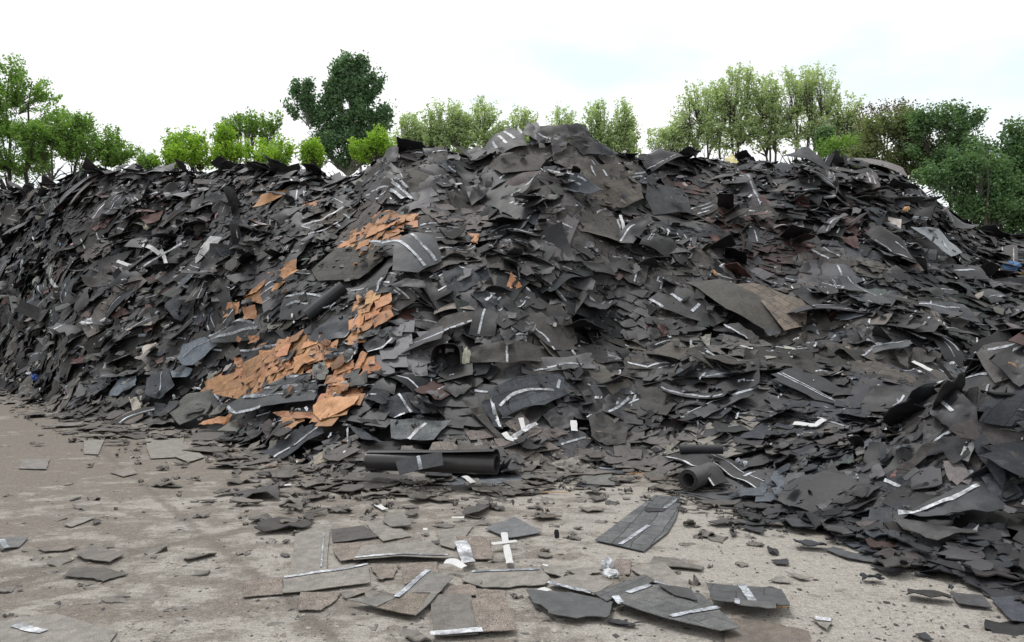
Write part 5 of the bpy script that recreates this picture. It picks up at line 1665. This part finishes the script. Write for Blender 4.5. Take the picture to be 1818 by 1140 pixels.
def branch(a, b, sag, n=6, wob=.05):
    a, b = np.array(a, float), np.array(b, float)
    L = np.linalg.norm(b - a); t = np.linspace(0, 1, n + 1)[:, None]
    mid = np.array([0, 0, sag * L])
    p = a + (b - a) * t + mid * (4 * t * (1 - t))
    p[1:-1] += rng.normal(0, wob * L * .4, (n - 1, 3))
    return p

def tree(name, label, kind, xc, top, w_px, D, clusters, per, leaf, csize, stems=1, low=.35, bark=None, lobes=None, group=None, bottom_px=None, flat=.55, limbs_vis=True):
    """crown fitted round a set of lobes (offset x, height, rx, rz in px); trunk, limbs and twigs reach every leaf cluster"""
    clusters = int(clusters * (2.1 if kind in ('pale', 'locust', 'bright') else 1.5)); csize *= .62 if kind in ('pale', 'locust', 'bright') else .75; per = int(per * (.34 if kind == 'pale' else .42 if kind in ('pale', 'locust', 'bright') else .62))
    s = D / F
    X0 = (xc - CX) * s
    H = CAM_H + (CY - top) * s
    Wm = w_px * s
    root = link(name, None, loc=(X0, D, 0))
    tag(root, label, "tree", group)
    if lobes is None:
        zc = H * (low + 1) / 2
        lobes = [(0, zc, Wm * .5, H * (1 - low) / 2)]
    else:
        lobes = [((lx - xc) * s, CAM_H + (CY - ly) * s, rx * s, rz * s) for lx, ly, rx, rz in lobes]
    if kind in ('deep', 'olive', 'poplar'):
        sub_ = []
        for l in lobes:
            for _ in range(6):
                a_ = rng.uniform(-.5, 3.6); f_ = rng.uniform(.28, .5)
                sub_.append((l[0] + l[2] * .95 * math.cos(a_), l[1] + l[3] * .9 * math.sin(a_), l[2] * f_, l[3] * f_ * .8))
        lobes = [(l[0], l[1], l[2] * .74, l[3] * .74) for l in lobes] + sub_
    vol = np.array([l[2] ** 2 * l[3] for l in lobes]) ** .75; vol /= vol.sum()
    C = []
    for l, f in zip(lobes, vol):
        m = max(3, int(clusters * f))
        d = rng.normal(0, 1, (m, 3)); d /= np.linalg.norm(d, axis=1, keepdims=True)
        r = rng.uniform(.25, 1.0, (m, 1)) ** .45
        p = d * r * np.array([l[2], l[2] * .9, l[3]])
        p *= 1 + .34 * vnoise(d[:, 0] * 3.3 + l[0] * 3, d[:, 2] * 3.3 + l[1] * 3, 7)[:, None]
        p = p[vnoise(p[:, 0] / (Wm * .13) + 5 * l[0], p[:, 2] / (Wm * .11) + l[1], 17) > (-.38 if kind == 'poplar' else -.2 if kind in ('deep', 'olive') else -.45)]
        C.append(p + np.array([l[0], 0, l[1]]))
    C = np.concatenate(C)
    C[:, 2] = np.minimum(C[:, 2], H - csize * .3)
    C = C[C[:, 2] > .6]
    # trunks and limbs
    paths = []
    bases = [(rng.uniform(-.5, .5) * Wm * .35 if stems > 1 else 0, rng.uniform(-.4, .4) if stems > 1 else 0) for _ in range(stems)]
    nodes = []
    for bx, by in bases:
        tx = bx * 1.5 + rng.normal(0, .2)
        p = branch((bx * .6, by, -.1), (tx, by, H * .93), 0, 9, .018)
        r0 = .018 * H / max(1, stems ** .5) + .02
        paths.append((p, r0, .02))
        nodes += [(q, r0 * (1 - i / 10) + .015) for i, q in enumerate(p) if i >= 2]
    NP = np.array([q for q, r in nodes]); NR = np.array([r for q, r in nodes])
    # limbs: pick hubs among clusters, twigs from hubs to their clusters
    nh = max(6, len(C) // 7)
    hub = C[rng.choice(len(C), min(nh, len(C)), replace=False)] * .86 + np.array([0, 0, -.15])
    hub[:, 0] = hub[:, 0] * .9
    for h in hub:
        d = np.linalg.norm((NP - h) * [1, 1, .8], axis=1) + np.where(NP[:, 2] > h[2] - .15 * np.hypot(h[0], h[1]) - .2, 9, 0)
        k = d.argmin()
        paths.append((branch(NP[k], h, .05, 5, .05), NR[k] * .5, .012))
    for c in C:
        k = np.linalg.norm(hub - c, axis=1).argmin()
        paths.append((branch(hub[k], c, .04, 3, .05), .014, .005))
    Vt, Ft = tubes(paths)
    link("trunk", plain_mesh("trunk", Vt, Ft, bark or M_BARK, 60), parent=root)
    # leaves: clumps of small faces
    n = len(C) * per
    ci = np.repeat(np.arange(len(C)), per)
    sz = csize * rng.uniform(.6, 1.3, len(C))
    off = rng.normal(0, 1, (n, 3)); off /= np.linalg.norm(off, axis=1, keepdims=True); off *= rng.random((n, 1)) ** .5
    tw = C - hub[np.array([np.linalg.norm(hub - c, axis=1).argmin() for c in C])]; tw[:, 2] += .25; tw /= np.linalg.norm(tw, axis=1, keepdims=True) + 1e-6
    wisp = 1.3 if kind in ('pale', 'locust', 'bright', 'brown') else .95
    P = C[ci] + off * sz[ci][:, None] * np.array([1.0, 1.0, flat]) * (.85 if wisp > 1 else 1) + tw[ci] * (rng.uniform(-1, 1, (n, 1)) * sz[ci][:, None] * wisp)
    a = rng.normal(0, 1, (n, 3)); a[:, 2] *= .7; a /= np.linalg.norm(a, axis=1, keepdims=True)
    b = np.cross(a, rng.normal(0, 1, (n, 3))); b /= np.linalg.norm(b, axis=1, keepdims=True)
    ls = leaf * .85 * rng.uniform(.6, 1.35, (n, 1))
    V = np.stack([P - a * ls * .5, P + b * ls * .28, P + a * ls * .5, P - b * ls * .28], 1)
    Fc = (np.arange(n * 4)).reshape(n, 4)
    me = bpy.data.meshes.new("crown")
    me = build_mesh("crown", V.reshape(-1, 3), Fc, [LEAF[kind]])
    sh = np.repeat(np.clip(rng.uniform(0, 1, len(C))[ci] * .6 + rng.random(n) * .4, 0, 1), 4)
    at_ = me.attributes.new('shade', 'FLOAT', 'POINT'); at_.data.foreach_set('value', sh.astype(np.float32))
    link("crown", me, parent=root)
    return root

GL = "locust trees beyond the heap"
tree("locust_tree", "tall feathery green tree cut off by the photo's left edge", 'locust', 25, 104, 170, 38, 320, 95, .15, .42, 2, group=GL,
     lobes=[(5, 190, 55, 70), (50, 160, 40, 30), (85, 175, 24, 14), (95, 215, 30, 20), (20, 270, 85, 55), (-30, 200, 50, 80), (22, 122, 24, 20)])
tree("locust_tree", "lower spreading green tree just right of the tall one at left", 'locust', 118, 196, 110, 37, 210, 95, .15, .42, 2, group=GL,
     lobes=[(110, 235, 44, 34), (148, 218, 22, 12), (140, 262, 45, 32), (70, 255, 40, 45)])
tree("locust_tree", "small green tree at the right end of the left tree row", 'locust', 192, 221, 90, 38, 85, 85, .15, .38, 1, group=GL,
     lobes=[(192, 252, 24, 28), (205, 275, 36, 18), (170, 270, 22, 22)])
tree("shrub", "low green shrub between the left and the yellow-green trees", 'locust', 262, 272, 50, 36, 30, 80, .14, .35, 1, lobes=[(262, 288, 22, 14)])
GB = "yellow-green trees beyond the heap"
tree("young_tree", "yellow-green tree, leftmost of the bright ones", 'bright', 325, 224, 70, 36, 75, 85, .15, .36, 2, group=GB, lobes=[(310, 246, 22, 18), (342, 243, 20, 16), (328, 262, 42, 18), (360, 278, 40, 18)])
tree("young_tree", "tallest yellow-green tree, with bare upper twigs, left of the dark poplar", 'locust', 432, 200, 90, 38, 85, 80, .15, .36, 2, group=GB, lobes=[(425, 222, 28, 20), (460, 225, 30, 22), (405, 235, 20, 28), (485, 215, 14, 18)])
tree("young_tree", "bright yellow-green tree in the middle of the bright group", 'bright', 393, 224, 50, 35, 60, 85, .15, .34, 1, group=GB, lobes=[(393, 245, 20, 22), (398, 270, 26, 18)])
tree("young_tree", "bright low bushy tree at the right of the bright group", 'bright', 455, 248, 70, 35, 80, 85, .15, .36, 2, group=GB, lobes=[(450, 266, 36, 18), (500, 262, 22, 20), (480, 278, 55, 16), (415, 276, 40, 16)])
tree("shrub", "bright low shrub at the foot of the leftmost yellow-green tree", 'bright', 305, 262, 60, 35, 45, 90, .14, .34, 1, lobes=[(305, 280, 30, 18)])
tree("poplar_tree", "tall dark green poplar towering left of the summit", 'poplar', 622, 106, 170, 36, 420, 120, .17, .36, 1, bark=M_BARKP, flat=.9,
     lobes=[(630, 150, 36, 42), (545, 180, 25, 30), (600, 205, 34, 45), (640, 215, 42, 50), (655, 165, 20, 30), (632, 122, 14, 14), (605, 265, 46, 40), (655, 262, 26, 30), (572, 212, 16, 14), (612, 132, 14, 10), (575, 285, 22, 24)])
tree("shrub", "yellow-green shrub left of the dark poplar's foot", 'bright', 555, 250, 60, 34, 60, 85, .14, .36, 1, lobes=[(552, 272, 24, 22)])
tree("shrub", "yellow-green shrub in front of the dark poplar's right foot", 'bright', 665, 225, 60, 33, 60, 85, .14, .36, 1, lobes=[(675, 255, 24, 26), (640, 265, 20, 20)])
GP = "pale green trees behind the summit"
for i, (x, tp, w, lab) in enumerate(((722, 196, 50, "pale green tree nearest the dark poplar"), (765, 182, 50, "second pale green tree right of the dark poplar"),
                                (803, 173, 44, "thin tall pale green tree left of the broad one"), (855, 169, 66, "broad pale green tree, tallest of those left of the summit"),
                                (920, 186, 56, "pale green tree just left of the summit"), (1000, 188, 70, "pale green tree standing right behind the summit"),
                                (1058, 175, 50, "tallest pale green tree right of the summit"), (1102, 178, 44, "pale green tree at the right end of the row behind the summit"))):
    tree("slender_tree", lab, 'pale', x, tp, w, 44, 170, 70, .16, .36, 2, group=GP, lobes=[(x + rng.uniform(-6, 6), tp + 20, w * .32, 18), (x + rng.uniform(-10, 10), tp + 40, w * .5, 22), (x + w * .3, tp + 62, w * .55, 26), (x - w * .4, tp + 66, w * .5, 26), (x, tp + 92, w * .8, 30)])
GR2 = "tall thin-leaved trees right of the summit"
for (x, tp, w, cl, lab, lobes) in (
        (1180, 232, 60, 55, "low sparse tree at the left end of the tall group", [(1185, 255, 28, 18)]),
        (1243, 145, 70, 130, "tall thin-leaved tree, leftmost of the tall group", [(1248, 175, 30, 28), (1235, 215, 38, 36), (1215, 235, 24, 26)]),
        (1303, 120, 80, 165, "tall thin-leaved tree with a narrow raised top, second of the tall group", [(1312, 135, 26, 14), (1298, 170, 34, 32), (1300, 215, 36, 36)]),
        (1360, 138, 60, 120, "tall thin-leaved tree in the middle of the tall group", [(1355, 165, 26, 26), (1358, 205, 30, 40)]),
        (1425, 119, 110, 210, "broadest tall thin-leaved tree of the tall group", [(1430, 145, 44, 24), (1405, 180, 38, 36), (1450, 175, 36, 36), (1420, 220, 40, 30), (1470, 215, 24, 24)]),
        (1495, 165, 70, 90, "sparse tree at the right end of the tall group", [(1495, 192, 28, 24), (1510, 225, 30, 28)])):
    tree("slender_tree", lab, 'pale' if x != 1425 else 'pale', x, tp, w, 42, int(cl * 1.35), 66, .16, .36, 3, group=GR2, lobes=[(a_ + rng.uniform(-5, 5), b_, c_ * 1.25, d_ * 1.1) for a_, b_, c_, d_ in lobes] + [(x - w * .2, 248, w * .45, 22), (x + w * .35, 228, w * .35, 30)])
tree("bare_tree", "half bare tree with brown leaves left of the dark dense trees", 'brown', 1570, 178, 110, 38, 75, 26, .14, .30, 3, lobes=[(1545, 215, 32, 34), (1590, 195, 36, 18), (1615, 200, 24, 14)])
tree("shrub", "dark green ivy-clad stump tree between the tall group and the dark trees", 'deep', 1462, 232, 40, 36, 50, 90, .14, .3, 1, lobes=[(1458, 252, 16, 18), (1470, 240, 10, 10)])
tree("shrub", "light green shrub on the crest right of the tall group", 'locust', 1500, 248, 90, 35, 90, 90, .14, .36, 2, lobes=[(1490, 265, 36, 18), (1535, 262, 28, 24)])
GD = "dark dense trees at the right"
tree("dense_tree", "olive-brown dense tree, leftmost of the dark dense ones", 'olive', 1605, 200, 150, 33, 330, 110, .15, .42, 2, group=GD, flat=.8, lobes=[(1600, 250, 52, 42), (1570, 285, 45, 35), (1640, 290, 50, 50), (1620, 222, 36, 24)])
tree("dense_tree", "highest dark green dense tree, the middle one of the dark trees", 'deep', 1690, 190, 130, 32, 330, 110, .15, .42, 2, group=GD, flat=.8, lobes=[(1682, 222, 44, 30), (1712, 215, 24, 20), (1690, 270, 56, 50), (1700, 330, 60, 50), (1650, 232, 28, 22)])
tree("dense_tree", "dark bluish green tree cut off by the photo's right edge", 'deep', 1785, 220, 150, 31, 420, 110, .15, .42, 2, group=GD, flat=.8, lobes=[(1780, 255, 44, 32), (1820, 255, 44, 36), (1770, 310, 56, 50), (1800, 360, 70, 45), (1800, 405, 80, 30), (1740, 390, 40, 30), (1750, 250, 26, 20), (1860, 300, 60, 70)])
tree("dense_tree", "lower dark tree filling the gap behind the heap's right shoulder", 'deep', 1735, 268, 110, 30, 260, 110, .15, .42, 2, group=GD, flat=.8, lobes=[(1725, 300, 46, 34), (1770, 330, 50, 34), (1760, 368, 50, 30), (1680, 325, 34, 34), (1810, 370, 40, 36)])

# ------------------------------------------------------------------ labels: each says which one
LAND = [((645, 400), "the topmost orange patch"), ((640, 560), "the middle orange shingles"), ((530, 650), "the big orange patch"), ((590, 740), "the lowest orange shingles"),
        ((990, 225), "the heap's summit"), ((768, 822), "the long black roll"), ((1240, 845), "the small grey roll"), ((897, 982), "the white tape cross"),
        ((935, 710), "the arched blue-grey shingle"), ((1310, 560), "the bulging speckled sheet"), ((1660, 435), "the silver-grey sheet"), ((170, 578), "the white plastic bag"),
        ((1700, 905), "the arched sheet on the near mound"), ((180, 475), "the sagging black felt"), ((795, 630), "the square dark hollow"), ((1446, 791), "the round brown brush"),
        ((65, 678), "the blue plastic bag"), ((375, 450), "the pale bent metal sheet"), ((1060, 340), "the large brownish sheet"), ((435, 590), "the wavy banded grey sheet"),
        ((715, 460), "the bulging two-banded sheet"), ((1235, 635), "the light grey square shingle"), ((1410, 560), "the tan draped sheet"), ((1750, 760), "the near mound's hollow"),
        ((1425, 280), "the humped sheet on the crest"), ((1385, 350), "the dark red shingles"), ((1298, 272), "the yellow scrap"), ((1125, 955), "the lone shingle strip on the concrete"),
        ((240, 720), "the pale speckled slab"), ((1515, 990), "the long narrow speckled shingle")]
SUBJ = set()
seen = {}
def direction(dx, dy):
    a = math.degrees(math.atan2(-dy, dx)) % 360
    return ["right of", "above and right of", "above", "above and left of", "left of", "below and left of", "below", "below and right of"][int((a + 22.5) // 45) % 8]
def describe(it, k):
    ob, word, size, ong, cen, lab, key, strip, bend = it
    d = sorted(LAND, key=lambda l: math.hypot(l[0][0] - cen[0], l[0][1] - cen[1]))
    l = d[k]
    sz = "small" if size < .35 else ("large" if size > .95 else "")
    st = "curved" if bend > .09 else ("flat" if ong else "")
    tp = "with a pale strip" if strip else ""
    word = {"dark brownish grey": "brownish"}.get(word, word)
    far_ = math.hypot(l[0][0] - cen[0], l[0][1] - cen[1])
    nr = "just " if far_ < 70 else ("" if far_ < 150 else "well ")
    if len(l[1].split()) > 5: tp = "with strip" if strip and len(word.split()) < 3 else ""
    return " ".join(x for x in (sz, st, word, "shingle", tp, nr + direction(cen[0] - l[0][0], cen[1] - l[0][1]), l[1]) if x)
labels = {}
todo = []
for it in ITEMS:
    if it[5]: labels.setdefault(it[5], []).append(it)
    else: todo.append(it)
buckets = {}
for it in todo: buckets.setdefault(describe(it, 0), []).append(it)
ORD = ["nearest", "second nearest", "third nearest", "fourth nearest", "fifth nearest", "sixth nearest", "seventh nearest", "eighth nearest", "ninth nearest"]
for b, its in buckets.items():
    if len(its) == 1:
        its[0][0]['label'] = b; continue
    l = min(LAND, key=lambda q: math.hypot(q[0][0] - its[0][4][0], q[0][1] - its[0][4][1]))
    its.sort(key=lambda it: math.hypot(l[0][0] - it[4][0], l[0][1] - it[4][1]))
    for k, it in enumerate(its):
        s = b + ", " + ORD[min(k, 8)] + " one"
        it[0]['label'] = s if len(s.split()) <= 16 else ORD[min(k, 8)] + " " + b.replace(" with a pale strip", "")
for it in ITEMS:
    if it[5]: it[0]['label'] = it[5]
    it[0]['category'] = "shingle"
    it[0]['group'] = "shingles on the concrete" if it[3] else ("orange-brown shingles on the heap" if it[6] == 'O' else "shingles on the heap")
import collections
for it in ITEMS:
    l = it[0]['label']
    for a, b in (("with a pale strip", "with strip"), ("just ", ""), ("well ", ""), (" on the concrete", "")):
        if len(l.split()) > 16: l = l.replace(a, b)
    it[0]['label'] = l
cnt = collections.Counter(it[0]['label'] for it in ITEMS)
print("dup labels", [k for k, v in cnt.items() if v > 1][:5], "items", len(ITEMS), "rubble faces", sum(len(f) for f in ALLF))
